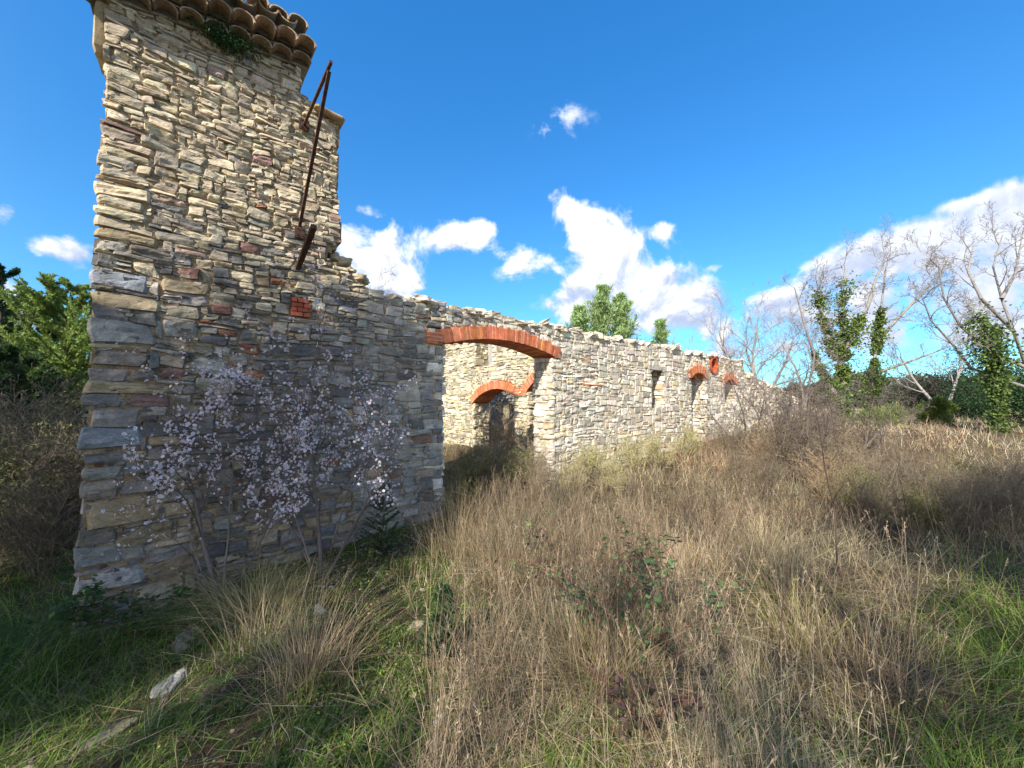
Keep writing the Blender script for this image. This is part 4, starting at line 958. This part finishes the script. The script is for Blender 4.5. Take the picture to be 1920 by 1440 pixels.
# ------------------------------------------------------------------ blossoming almond trees
def blossom_tree(label, px, Y, height, stems, seed, nfl):
    rn = random.Random(seed); r = np.random.default_rng(seed); x, y = at(px, Y); z = float(gz(x, y)) - .03
    o = thing('almond_tree', label, 'tree', (x, y, z), 'blossoming almond trees at the tower foot'); out = []
    P = dict(n=[9, 7, 5, 4], jit=[.07, .12, .15, .18], up=[.03, .03, .02, .0], kids=[1.2, 1.1, .7, 0], start=[.3, .15, .2, 0], taper=[.75, .75, .75, .8], ang=[(.35, .85), (.4, .9), (.4, 1)], len=[(.45, .7), (.4, .65), (.35, .6)], rk=[.5, .55, .6], rmin=.0022)
    for (a, b, f, rd) in stems:
        v = np.array([a, b, 1.0]); v /= np.linalg.norm(v); grow(out, (x + a * .08, y + b * .08, z), tuple(v), height * f, rd, 0, P, rn)
    S = np.array(out); wf = W
    # keep the crown in front of the wall
    def keep(s): p = s[3:6]; return np.dot(p - O, NF) > .05 and np.dot(p - O, D) < 2.95 and p[0] < x + .78
    S = np.array([s for s in S if keep(s)])
    for nm, m in (('trunk', S[:, 8] == 0), ('branches', S[:, 8] > 0)):
        mb = MB(); segs_mesh(mb, S[m][:, :8], np.array([.17, .14, .125] if nm == 'trunk' else [.13, .095, .08]) * (1 + r.normal(0, .15, (m.sum(), 1))), 7 if nm == 'trunk' else 3); mb.build(nm, M_bark, o, smooth=True)
    tw = S[(S[:, 8] >= 1) & (S[:, 5] > z + height * .33)]
    cl = r.choice(len(tw), nfl // 3); k = np.repeat(cl, 3); n = len(k); f = r.random((n, 1)); p = tw[k, :3] * (1 - f) + tw[k, 3:6] * f; d = r.normal(0, 1, (n, 3)); d /= np.linalg.norm(d, axis=1, keepdims=True); p = p + d * .02 + r.normal(0, .02, (n, 3))
    a = np.cross(d, np.array([.3, .2, .9])); a /= np.linalg.norm(a, axis=1, keepdims=True); b = np.cross(d, a); mb = MB(); sz = r.uniform(.008, .0155, n)[:, None]
    col = np.array([.82, .75, .80]) * (1 + r.normal(0, .06, (n, 1)))
    for j in range(5):
        a0 = j * 2 * math.pi / 5; e = a * math.cos(a0) + b * math.sin(a0); s = -a * math.sin(a0) + b * math.cos(a0)
        V = np.stack([p, p + (e * .65 + s * .5 + d * .25) * sz, p + (e * 1.15 + d * .35) * sz, p + (e * .65 - s * .5 + d * .25) * sz], 1); mb.add(V, np.arange(n * 4).reshape(-1, 4), np.repeat(col[:, None], 4, 1).reshape(-1, 3))
    V = np.stack([p + (a + b) * sz * .2 + d * .003, p + (a - b) * sz * .2 + d * .003, p + (-a - b) * sz * .2 + d * .003, p + (b - a) * sz * .2 + d * .003], 1); mb.add(V, np.arange(n * 4).reshape(-1, 4), (.35, .12, .16))
    mb.build('blossom', M_petal, o)
blossom_tree('left blossoming almond tree, forked and leaning left before the tower', 432, 3.55, 1.95, [(-.42, .05, .95, .022), (-.05, .1, .9, .011), (.3, .05, .75, .009), (-.95, .1, .8, .009), (-.6, .2, .8, .008)], 601, 1900)
blossom_tree('right blossoming almond tree, upright and broader, nearer the doorway', 608, 3.85, 2.25, [(.02, .05, .95, .022), (-.3, .1, .85, .012), (.42, .1, .9, .014), (.15, .1, .75, .011), (.6, .15, .75, .009), (-.6, .1, .7, .008)], 602, 2100)

# ------------------------------------------------------------------ small plants
def conifer_seedling(label, px, Y, h, seed, col=(.035, .085, .03)):
    r = np.random.default_rng(seed); x, y = at(px, Y); z = float(gz(x, y)) - .02; o = thing('conifer_seedling', label, 'seedling', (x, y, z)); br = []
    for k in range(60):
        f = r.random(); a = r.uniform(0, 6.28); L = h * .32 * (1 - f * .8); p = np.array([x, y, z + h * (.05 + f * .9)]); q = p + np.array([math.cos(a) * L, math.sin(a) * L, L * .6]); br.append((*p, *q, .003, .0015))
    br.append((x, y, z, x, y, z + h, .008, .003)); B = np.array(br); mb = MB(); segs_mesh(mb, B, np.tile([(.1, .08, .05)], (len(B), 1)), 4); mb.build('stem', M_bark, o)
    n = 9000; k = r.integers(0, len(B), n); f = r.random((n, 1)); p = B[k, :3] * (1 - f) + B[k, 3:6] * f; c = np.array(col) * (1 + r.normal(0, .3, (n, 1)))
    mb = MB(); leaves(mb, p, .03, .004, np.clip(c, .01, 1), r, dirs=(B[k, 3:6] - B[k, :3]) * 8 + r.normal(0, .7, (n, 3))); mb.build('needles', M_leaf, o)
conifer_seedling('dark green feathery seedling at the wall foot right of the blossom', 722, 4.35, .85, 701)
conifer_seedling('second dark feathery seedling in the foreground grass at centre', 835, 2.6, .5, 702)
def bramble(label, px, Y, z_, spread, seed, cols, n=420, group='bramble sprays in the dry grass'):
    r = np.random.default_rng(seed); rn = random.Random(seed); x, y = at(px, Y); z = float(gz(x, y)); o = thing('bramble', label, 'bramble', (x, y, z), group); out = []
    P = dict(n=[9, 5], jit=[.12, .15], up=[-.07, -.03], kids=[.6, 0], start=[.3, 0], taper=[.6, .6], ang=[(.4, 1)], len=[(.3, .5)], rk=[.7], rmin=.002)
    for k in range(6):
        a = rn.uniform(0, 6.28); grow(out, (x, y, z), (math.cos(a) * .5, math.sin(a) * .5, .9), z_ * 1.5, .004, 0, P, rn)
    S = np.array(out); mb = MB(); segs_mesh(mb, S[:, :8], np.array([.15, .06, .05]) * (1 + r.normal(0, .15, (len(S), 1))), 4); mb.build('stems', M_bark, o)
    k = r.integers(0, len(S), n); p = S[k, 3:6] + r.normal(0, .02, (n, 3)); c = np.array(cols)[r.integers(0, len(cols), n)] * (1 + r.normal(0, .2, (n, 1)))
    d = r.normal(0, 1, (n, 3)); d[:, 2] *= .4; mb = MB(); leaves(mb, p, r.uniform(.03, .055, n), r.uniform(.022, .035, n), np.clip(c, .01, 1), r, dirs=d, flat=np.array([0, 0, 1.])); mb.build('leaves', M_leaf, o)
bramble('bramble spray with purple and green leaves in the dry grass at centre', 1120, 2.9, .62, .3, 711, [(.10, .15, .05), (.09, .05, .05), (.16, .20, .08), (.12, .17, .06)])
bramble('bluish green bramble spray just right of the purple one', 1245, 2.55, .5, .3, 712, [(.08, .14, .06), (.11, .17, .07)])
bramble('reddish bramble trailing low in the bottom grass', 1200, 1.95, .25, .3, 713, [(.12, .07, .055), (.10, .085, .05), (.16, .11, .08)], 160)
bramble('green bramble scrambling over the foot of the tower corner', 300, 3.15, .45, .3, 714, [(.05, .10, .03), (.08, .13, .03)], 900)
def eave_weed():
    r = np.random.default_rng(720); n = 1500; t = r.normal(.92, .13, n); h = TOWT + .08 + r.normal(-.05, .06, n); q = np.abs(r.normal(.08, .05, n)); p = W.w(t, h, q)
    mb = MB(); leaves(mb, p, .035, .012, np.array([.04, .09, .025]) * (1 + r.normal(0, .3, (n, 1))), r); o = mb.build('eave_weed', M_leaf, loc=tuple(W.w(.92, TOWT, .05))); tag(o, 'small dark green weed hanging under the roof tiles of the tower', 'weed')
eave_weed()

# ------------------------------------------------------------------ grass
def blades(mb, base, H, az, lean, curl, wd, cols, r, K=4):
    n = len(base); s = np.linspace(0, 1, K + 1)[None, :]
    ld = np.stack([np.cos(az), np.sin(az), 0 * az], 1)[:, None, :]
    hor = (lean[:, None] * s + curl[:, None] * s ** 2.2) * H[:, None]; ver = H[:, None] * (s - .42 * np.clip(curl[:, None], 0, 2) * s ** 2.6) * np.clip(1 - .35 * lean[:, None] ** 2, .25, 1)
    wig = .03 * H[:, None] * np.sin(s * 6 + r.uniform(0, 6.28, (n, 1)))
    sd = np.stack([-np.sin(az), np.cos(az), 0 * az], 1)[:, None, :]
    P = base[:, None, :] + ld * hor[..., None] + sd * wig[..., None] + Z * ver[..., None]
    wa = az + r.uniform(.6, 2.5, n); wv = np.stack([np.cos(wa), np.sin(wa), r.uniform(-.4, .4, n)], 1)[:, None, :] * (wd[:, None] * (1 - s * .85))[..., None] * .5
    V = np.stack([P - wv, P + wv], 2); i = (np.arange(n) * (K + 1) * 2)[:, None]; q = []
    for k in range(K): q.append(np.concatenate([i + 2 * k, i + 2 * k + 1, i + 2 * k + 3, i + 2 * k + 2], 1))
    c = np.repeat(cols[:, None, :], (K + 1) * 2, 1).reshape(-1, 3); mb.add(V, np.stack(q, 1), c)
def clear_of_walls(x, y):
    p = np.stack([x, y], 1) - O[:2]; t = p @ D[:2]; q = p @ NF[:2]
    wall = (q < .05) & (q > -.55) & (t > -.1) & (t < 27) & ~((t > DOOR[0] + .05) & (t < DOOR[1] - .05)) & ~((t > ARC2[0]) & (t < ARC2[1]))
    p2 = t - TC; cross = (p2 > -.05) & (p2 < .6) & (q < -.4) & (q > -6.7)
    return ~(wall | cross), t, q
def scatter(n, r, rmin=.9, rmax=60, amax=1.2):
    rr = np.exp(r.uniform(math.log(rmin), math.log(rmax), n)); a = r.uniform(-amax, amax, n); x = rr * np.sin(a); y = rr * np.cos(a)
    ok, t, q = clear_of_walls(x, y); return x[ok], y[ok], rr[ok]
DRY = np.array([(.44, .33, .20), (.34, .26, .155), (.21, .16, .095), (.30, .26, .18), (.37, .25, .16), (.58, .49, .31), (.36, .33, .11)])
GRN = np.array([(.10, .19, .035), (.14, .25, .04), (.20, .31, .05), (.07, .13, .028), (.29, .33, .07)])
def grass():
    r = np.random.default_rng(801)
    # tall dry grass, growing in clumps
    x, y, rr = scatter(380000, r); g = green_w(x, y); cl = fbm(x * 4.2, y * 4.2, 0, 3, 802)
    patch = fbm(x * .7, y * .7, 0, 3, 803); low = 1 - ss(2.2, 3.6, y + 1.2 * fbm(x * 1.1, y * 1.1, 0, 2, 807) - .25 * x)
    keep = (r.random(len(x)) < (1 - g) * np.clip(.36 + 3.0 * cl, .04, 1) * (1 - .35 * low) + g * .09)
    keep &= ~((rr < 1.5) & (r.random(len(x)) < .5))
    x, y, rr, g, cl, patch, low = (v[keep] for v in (x, y, rr, g, cl, patch, low)); n = len(x)
    H = (r.uniform(.10, .48, n) + .46 * np.clip(cl + .05, 0, 1)) * (1 - .45 * g) * (1 - .3 * low)
    H *= np.where(patch < -.12, .7, 1.0) * np.interp(rr, [0, 2, 5, 9, 60], [.75, .85, 1.0, .9, 1.1])
    ci = np.floor(x * 4.2 + 2 * vn(x * 2, y * 2, 0, 1)) * 57.3 + np.floor(y * 4.2 + 2 * vn(y * 2, x * 2, 0, 2)) * 91.7       # clump id
    cr = vn(ci * .731, 0, 0, 808) * 2; cr2 = vn(ci * 1.37, 3, 0, 809) * 2
    gx = np.floor(x * 3.3); gy = np.floor(y * 3.3); ccx = (gx + .5 + .8 * vn(gx * 1.7, gy * 3.1, 0, 3)) / 3.3; ccy = (gy + .5 + .8 * vn(gx * 2.9, gy * 1.3, 0, 4)) / 3.3
    az = np.where(r.random(n) < .4, np.arctan2(y - ccy, x - ccx) + r.normal(0, .6, n), 6.28 * cr + r.normal(0, 1.3, n)); lean = np.abs(.25 + .35 * cr2 + r.normal(0, .35, n)); lay = r.random(n) < .26; lean = np.where(lay, r.uniform(.9, 2.4, n), lean); H = np.where(lay, H * .65, H)
    curl = np.abs(r.normal(.3, .45, n)); wd = .0022 * r.uniform(.6, 1.7, n) + .00034 * rr
    hue = vn(x * .9, y * .9, 0, 805)
    pw = np.stack([.8 + 0 * patch, 1.1 + cr, 1.3 - patch + cr2, 1.3 - cr, .9 + 2.0 * hue + cr2, .45 + 1.2 * patch + .5 * cr, .12 + 1.3 * np.maximum(0, vn(x * .6, y * .6, 0, 806)) + .4 * np.maximum(cr - .5, 0)], 1)
    pw = np.clip(pw, .03, 3); pw[:, 5] += ss(8, 14, rr) * 1.2; pw[:, 4] += ss(8, 14, rr) * 1.0; pw /= pw.sum(1, keepdims=True); cum = pw.cumsum(1); k = (r.random((n, 1)) > cum).sum(1).clip(0, 6)
    c = DRY[k] * (1 + r.normal(0, .2, (n, 1))) * ((1.22 + .36 * cr + 1.15 * vn(x * 1.5, y * 1.5, 0, 817) + .4 * vn(x * 5, y * 5, 0, 818)) * (1 + .5 * ss(6, 12, rr)))[:, None] * (1 + np.array([.10, -.04, -.04]) * np.clip(4 * vn(x * .8, y * .8, 0, 819), -1, 1)[:, None]); base = np.stack([x, y, gz(x, y) - .02], 1)
    mb = MB(); blades(mb, base, H, az, lean, curl, wd, np.clip(c, .015, 1), r); o = mb.build('dry_grass', M_grass); tag(o, 'tall tangled dry straw grass filling the ground', 'dry grass', kind='stuff')
    # seed heads on thin pale stems
    x, y, rr = scatter(5200, r, 1.4, 16); g = green_w(x, y); keep = r.random(len(x)) < (1 - g) * .8; x, y, rr = x[keep], y[keep], rr[keep]; n = len(x)
    b = np.stack([x, y, gz(x, y)], 1); d = np.stack([r.normal(0, .25, n), r.normal(0, .25, n), np.ones(n)], 1); H = r.uniform(.3, .68, n)[:, None]; tip = b + d * H; c0 = np.array([(.50, .40, .26), (.42, .33, .22), (.36, .27, .2)])[r.integers(0, 3, n)]
    mb = MB(); segs_mesh(mb, np.concatenate([b, tip, np.full((n, 1), .0011) + .00010 * rr[:, None], np.full((n, 1), .0007) + .00008 * rr[:, None]], 1), c0, 3)
    for q in range(9):
        p = tip - d * H * .18 * r.random((n, 1)); leaves(mb, p, r.uniform(.015, .035, n), .003 + .0004 * rr, c0 * 1.1, r, dirs=d + r.normal(0, .45, (n, 3)))
    o = mb.build('seeding_grass', M_grass); tag(o, 'thin pale grass stems carrying feathery seed heads', 'seeding grass', kind='stuff')
    # flattened straw matted over the soil
    x, y, rr = scatter(60000, r, .9, 7); g = green_w(x, y); keep = r.random(len(x)) < (1 - g) * .8 + .08; x, y, rr = x[keep], y[keep], rr[keep]; n = len(x)
    mb = MB(); blades(mb, np.stack([x, y, gz(x, y) + .01 + .07 * r.random(n) ** 2], 1), r.uniform(.05, .16, n), r.uniform(0, 6.28, n), r.uniform(1.4, 2.6, n), r.uniform(0, .3, n), .0035 * r.uniform(.7, 1.6, n) + .0003 * rr, DRY[r.integers(0, 6, n)] * (.85 + r.normal(0, .2, (n, 1))).clip(.3, 1.5), r, 3)
    o = mb.build('straw_litter', M_grass); tag(o, 'flattened dead straw matted over the soil', 'straw litter', kind='stuff')
    # dark dead weed stalks with fine side twigs among the grass
    x, y, rr = scatter(11000, r, 1.6, 12); g = green_w(x, y); pt = fbm(x * 1.2, y * 1.2, 0, 2, 815); keep = r.random(len(x)) < (1 - g) * np.clip(.3 + 2 * pt, .03, 1); x, y, rr = x[keep], y[keep], rr[keep]; n = len(x)
    b = np.stack([x, y, gz(x, y)], 1); d = np.stack([r.normal(0, .22, n), r.normal(0, .22, n), np.ones(n)], 1); H = r.uniform(.25, .75, n); c0 = np.array([(.13, .095, .06), (.19, .14, .09), (.10, .08, .055)])[r.integers(0, 3, n)]
    S = [np.concatenate([b, b + d * H[:, None], np.full((n, 1), .0018), np.full((n, 1), .001)], 1) + 0]; CC = [c0]
    S[0][:, 6] += .00015 * rr; S[0][:, 7] += .00012 * rr
    for _ in range(9):
        f = r.uniform(.35, 1, (n, 1)); p = b + d * H[:, None] * f; e = d * .8 + r.normal(0, .55, (n, 3)); L = H[:, None] * r.uniform(.08, .25, (n, 1)); w_ = (.0009 + .00012 * rr)[:, None]
        S.append(np.concatenate([p, p + e * L, w_, w_ * .7], 1)); CC.append(c0 * 1.15)
    mb = MB(); segs_mesh(mb, np.concatenate(S), np.concatenate(CC), 3); o = mb.build('weed_stalks', M_twig); tag(o, 'dark dead weed stalks standing through the straw grass', 'dead weeds', kind='stuff')
    # low green grass
    x, y, rr = scatter(190000, r, .9, 30); g = green_w(x, y); cl = fbm(x * 3, y * 3, 0, 3, 812); tall = fbm(x * .9, y * .9, 0, 2, 813)
    left = ss(-1.5, -3.0, x) * (1 - ss(3.5, 5, y)); right = ss(.95, 1.2, x / np.maximum(y, .3))
    keep = r.random(len(x)) < (g * .95 + .12) * np.clip(.6 + 1.3 * cl + .5 * left + .5 * right, .1, 1)
    x, y, rr, g, cl, tall, left, right = (v[keep] for v in (x, y, rr, g, cl, tall, left, right)); n = len(x)
    H = r.uniform(.04, .13, n) + .22 * np.clip(tall, 0, 1) * r.random(n) + .22 * left * r.random(n) + .26 * right * r.random(n)
    az = 2 * 3.14 * fbm(x * .6, y * .6, 0, 2, 814) + r.normal(0, 1.2, n); lean = np.abs(r.normal(.35, .3, n)); curl = np.abs(r.normal(.45, .35, n)); wd = .0034 * r.uniform(.7, 1.5, n) + .0004 * rr
    c = GRN[r.integers(0, 5, n)] * (1 + r.normal(0, .2, (n, 1))); c = np.where((r.random(n) < .12)[:, None], DRY[r.integers(0, 4, n)], c)
    mb = MB(); blades(mb, np.stack([x, y, gz(x, y) - .01], 1), H, az, lean, curl, wd, np.clip(c, .01, 1), r, 3); o = mb.build('green_grass', M_grass); tag(o, 'low green grass in the damp shaded ground', 'grass', kind='stuff')
    # herbs and moss leaves on the ground
    x, y, rr = scatter(150000, r, .9, 8); g = green_w(x, y); hp = fbm(x * 2.2, y * 2.2, 0, 3, 821)
    keep = (r.random(len(x)) < np.clip(g * (.5 + 2 * hp) + .04 + .5 * np.clip(hp, 0, 1), 0, 1)); x, y, rr, hp = (v[keep] for v in (x, y, rr, hp)); n = len(x); z = gz(x, y) + r.random(n) ** 2 * (.03 + .09 * np.clip(hp, 0, 1))
    c = GRN[r.integers(0, 5, n)] * (1.1 + r.normal(0, .25, (n, 1))); d = r.normal(0, 1, (n, 3)); d[:, 2] = np.abs(d[:, 2]) * .5
    mb = MB(); leaves(mb, np.stack([x, y, z], 1), r.uniform(.010, .026, n), r.uniform(.007, .016, n), np.clip(c, .01, 1), r, dirs=d, flat=np.array([0, 0, 1.])); o = mb.build('ground_herbs', M_leaf); tag(o, 'small leafy green herbs and moss carpeting the soil', 'ground cover', kind='stuff')
    # fallen leaves
    x, y, rr = scatter(6000, r, .9, 8); n = len(x); c = np.array([(.26, .15, .09), (.36, .24, .16), (.20, .12, .09), (.42, .30, .24)])[r.integers(0, 4, n)]; d = r.normal(0, 1, (n, 3)); d[:, 2] *= .25
    mb = MB(); leaves(mb, np.stack([x, y, gz(x, y) + .012 + .03 * r.random(n)], 1), r.uniform(.015, .04, n), r.uniform(.01, .026, n), c * .75, r, dirs=d, flat=np.array([0, 0, 1.])); o = mb.build('fallen_leaves', M_leaf); tag(o, 'fallen brown oak leaves scattered on the soil', 'leaf litter', kind='stuff')
    # gravel near the tower foot
    n = 700; t = r.uniform(.8, 3.6, n); q = np.abs(r.normal(.25, .6, n)) + .05; P = W.w(t, 0, q); P[:, 2] = gz(P[:, 0], P[:, 1]); P[:, 2] -= .006; s = r.uniform(.006, .024, n)
    mb = MB(); rocks(mb, P, np.stack([s, s * r.uniform(.6, 1, n), s * .6], 1), pick(PALE, n, r) * .6, r, nn=(6, 5)); o = mb.build('rubble', M_stone); tag(o, 'small pale rubble stones strewn at the tower foot', 'rubble', kind='stuff')
grass()
def tuft(label, px, Y, n, H, spread, seed, pal, name='grass_tuft', group=None, z0=None, lean0=.3, curlm=.35):
    r = np.random.default_rng(seed); x, y = at(px, Y); z = float(gz(x, y)) if z0 is None else z0
    b = np.stack([x + r.normal(0, spread, n), y + r.normal(0, spread, n), np.full(n, z)], 1)
    if z0 is None: b[:, 2] = gz(b[:, 0], b[:, 1]) - .02
    az = np.arctan2(b[:, 1] - y, b[:, 0] - x) + r.normal(0, .5, n); mb = MB()
    blades(mb, b, H * r.uniform(.5, 1.05, n), az, np.abs(r.normal(lean0, .2, n)), np.abs(r.normal(curlm, .3, n)), .0028 * r.uniform(.7, 1.4, n) + .0002 * Y, np.array(pal)[r.integers(0, len(pal), n)] * (1 + r.normal(0, .15, (n, 1))), r, 6)
    o = mb.build(name, M_grass, loc=(x, y, z)); tag(o, label, 'grass tuft', group)
ST = [(.46, .35, .20), (.36, .26, .15), (.55, .45, .28), (.27, .19, .11)]
GT2 = 'separate tall grass tufts'
tuft('arching straw coloured grass tuft against the tower foot between the blossom stems', 490, 3.3, 900, .55, .10, 901, [(.50, .42, .20), (.40, .33, .15), (.20, .22, .07)], lean0=.55, curlm=.7, group=GT2)
tuft('tall upright straw grass clump in the foreground left of centre', 590, 2.35, 420, .62, .10, 902, ST, lean0=.3, curlm=.45, group=GT2)
tuft('thin straw clump behind the foreground one, nearer the tower', 500, 2.75, 200, .5, .14, 903, ST, lean0=.25, group=GT2)
tuft('yellow green grass clump in the dry grass right of centre', 1480, 2.6, 170, .7, .08, 904, [(.42, .40, .12), (.50, .42, .18), (.30, .30, .08)], lean0=.35, group=GT2)
tuft('bright straw clump catching the sun below the shrubs', 1420, 4.3, 420, .55, .15, 905, [(.56, .48, .28), (.46, .38, .22)], lean0=.3, curlm=.5, group=GT2)
tuft('rust tinged dense clump below the bramble', 1130, 2.35, 520, .5, .15, 906, [(.40, .24, .14), (.48, .36, .20), (.30, .30, .09)], lean0=.35, curlm=.5, group=GT2)
tuft('broad dry clump leaning right at the lower right', 1600, 2.3, 420, .6, .2, 907, [(.38, .29, .17), (.28, .2, .12), (.46, .38, .24)], lean0=.45, group=GT2)
tuft('tall straw clump left of the doorway scrub', 860, 4.3, 500, .85, .2, 908, ST, lean0=.15, curlm=.2, group=GT2)
tuft('straw clump before the centre of the doorway', 960, 3.9, 500, .75, .25, 909, ST, lean0=.2, curlm=.25, group=GT2)
tuft('dark green grass clump at the left edge', 60, 2.9, 1300, .45, .3, 910, [(.05, .11, .02), (.08, .15, .03)], lean0=.5, curlm=.6, group=GT2)

# ------------------------------------------------------------------ single rocks
def rock(label, px, Y, size, seed, col=(.34, .33, .31), lift=.25):
    r = np.random.default_rng(seed); x, y = at(px, Y); z = float(gz(x, y)); mb = MB()
    rocks(mb, [(x, y, z + size[2] * lift)], [size], np.array([col]), r, nn=(22, 14), rough=.5, sq=.6); o = mb.build('rock', M_stone, loc=(x, y, z)); tag(o, label, 'rock', 'loose rocks on the ground')
rock('long pale grey rock lying in the green grass before the tower corner', 350, 2.42, (.10, .055, .045), 951, lift=.2)
rock('flat brownish rock half buried near the bottom left', 235, 2.05, (.09, .07, .03), 952, (.16, .15, .11), lift=.1)
rock('small white stone on the mossy soil at bottom centre', 828, 2.1, (.03, .022, .022), 953, (.75, .73, .72))
rock('pale lichen stone at the wall foot behind the herbs', 610, 3.1, (.04, .035, .03), 954)
rock('buff stone on the moss slope right of the pale lichen stone', 785, 2.95, (.06, .045, .03), 955, (.34, .28, .2))
rock('tan flat stone at the very bottom left', 85, 1.72, (.09, .06, .02), 956, (.4, .3, .2))
rock('rounded grey stone fallen at the tower foot', 370, 2.95, (.10, .08, .05), 957, (.24, .23, .20), lift=.2)

# ------------------------------------------------------------------ trees behind the viewer that shade the tower foot and the right strip
def shade_tree(label, s0, a0, clumps, seed, n=9000, leaf=.16):
    r = np.random.default_rng(seed); b = LS * s0 + LD * a0; z = float(gz(b[0], b[1])); o = thing('holm_oak', label, 'tree', (b[0], b[1], z), 'evergreen oaks behind the viewer')
    cc = np.array([[*(LS * (s + .5) + LD * (a0 + da)), zz + .4] for s, da, zz, rr in clumps]); rad = np.array([c[3] for c in clumps])
    top = np.array([b[0], b[1], z + min(c[2] for c in clumps) * .75]); S = [(b[0], b[1], z - .1, *top, .22, .16)] + [(*top, *c, .09, .02) for c in cc]
    mb = MB(); segs_mesh(mb, S, np.tile([(.14, .12, .1)], (len(S), 1)), 7); mb.build('trunk', M_bark, o)
    v = rad ** 3; j = r.choice(len(cc), n, p=v / v.sum()); d = r.normal(0, 1, (n, 3)); d /= np.linalg.norm(d, axis=1, keepdims=True); p = cc[j] + d * (rad[j] * r.random(n) ** .5)[:, None]
    mb = MB(); leaves(mb, p, leaf * r.uniform(.6, 1.2, n), leaf * .6, np.array([.04, .075, .025]) * (1 + r.normal(0, .25, (n, 1))), r); mb.build('crown', M_leaf, o)
# clump: (sideways s, offset along, height z, radius); height on the light ray through a point = z_point + .727 * (a_point - a)
shade_tree('dense evergreen oak standing behind the viewer to the left', -5.4, -7.0,
           [(-5.6, 0, 5.6, 1.2), (-4.9, .3, 6.9, 1.0), (-4.4, 0, 5.6, 1.0), (-6.6, .5, 6.8, 1.2), (-4.25, 0, 8.0, .8), (-3.9, .2, 7.1, .75), (-5.2, 0, 4.5, 1.0), (-4.2, -.3, 9.2, .75), (-6.6, 0, 5, 1.1), (-3.9, .3, 5.4, .45), (-3.9, 0, 9.9, .55), (-3.9, 0, 8.6, .55), (-3.7, 0, 10.1, .5), (-3.5, 0, 9.3, .5), (-3.45, 0, 8.4, .5), (-3.5, 0, 7.5, .5), (-3.6, 0, 6.6, .4), (-3.2, 0, 8.9, .4), (-3.2, 0, 7.9, .4)], 961, 19000)
shade_tree('lighter evergreen oak behind the viewer, directly behind', -2.2, -7.5,
           [(-2.9, 0, 6.2, .7), (-2.2, .2, 5.7, .65), (-1.5, 0, 5.6, .6), (-.8, 0, 5.6, .5), (-2.6, 0, 4.9, .7), (-3.1, 0, 7.2, .4)], 962, 1000)
shade_tree('evergreen oak behind the viewer to the right', 3.2, -7.0,
           [(1.9, 0, 8.9, .8), (2.9, .3, 9.2, .9), (3.8, 0, 9.6, .9), (2.3, 0, 8.0, .6), (4.8, 0, 9.3, 1.0), (1.3, 0, 9.3, .5), (3.4, 0, 10.4, .8)], 963, 6500)

shade_tree('broad evergreen oak added farthest left behind the viewer to shade the thicket', -10.0, -7.0,
           [(-9.0, 0, 6.6, 1.2), (-10.2, .3, 7.2, 1.3), (-11.6, 0, 7.0, 1.2), (-9.6, 0, 8.6, 1.0), (-11.0, 0, 8.8, 1.1), (-8.2, 0, 6.0, .8), (-12.6, 0, 8.0, 1.0), (-10.5, 0, 5.4, 1.2)], 964, 5000, .2)  # unseen tree added to darken the left thicket
shade_tree('thin crowned oak added behind the viewer to dapple the grass, right of the middle one', 3.4, -8.0,
           [(-1.0, 0, 7.6, .5), (-.3, 0, 7.0, .55), (.5, 0, 7.4, .6), (1.2, 0, 8.2, .5), (.2, 0, 8.6, .5), (-.7, 0, 9.3, .45), (1.3, 0, 7.0, .5), (2.1, 0, 7.6, .45), (.6, 0, 9.7, .35)], 965, 900)  # unseen tree added for dappled shade over the middle grass
# tidy helper properties
for ob in bpy.data.objects:
    if '_o' in ob: del ob['_o']
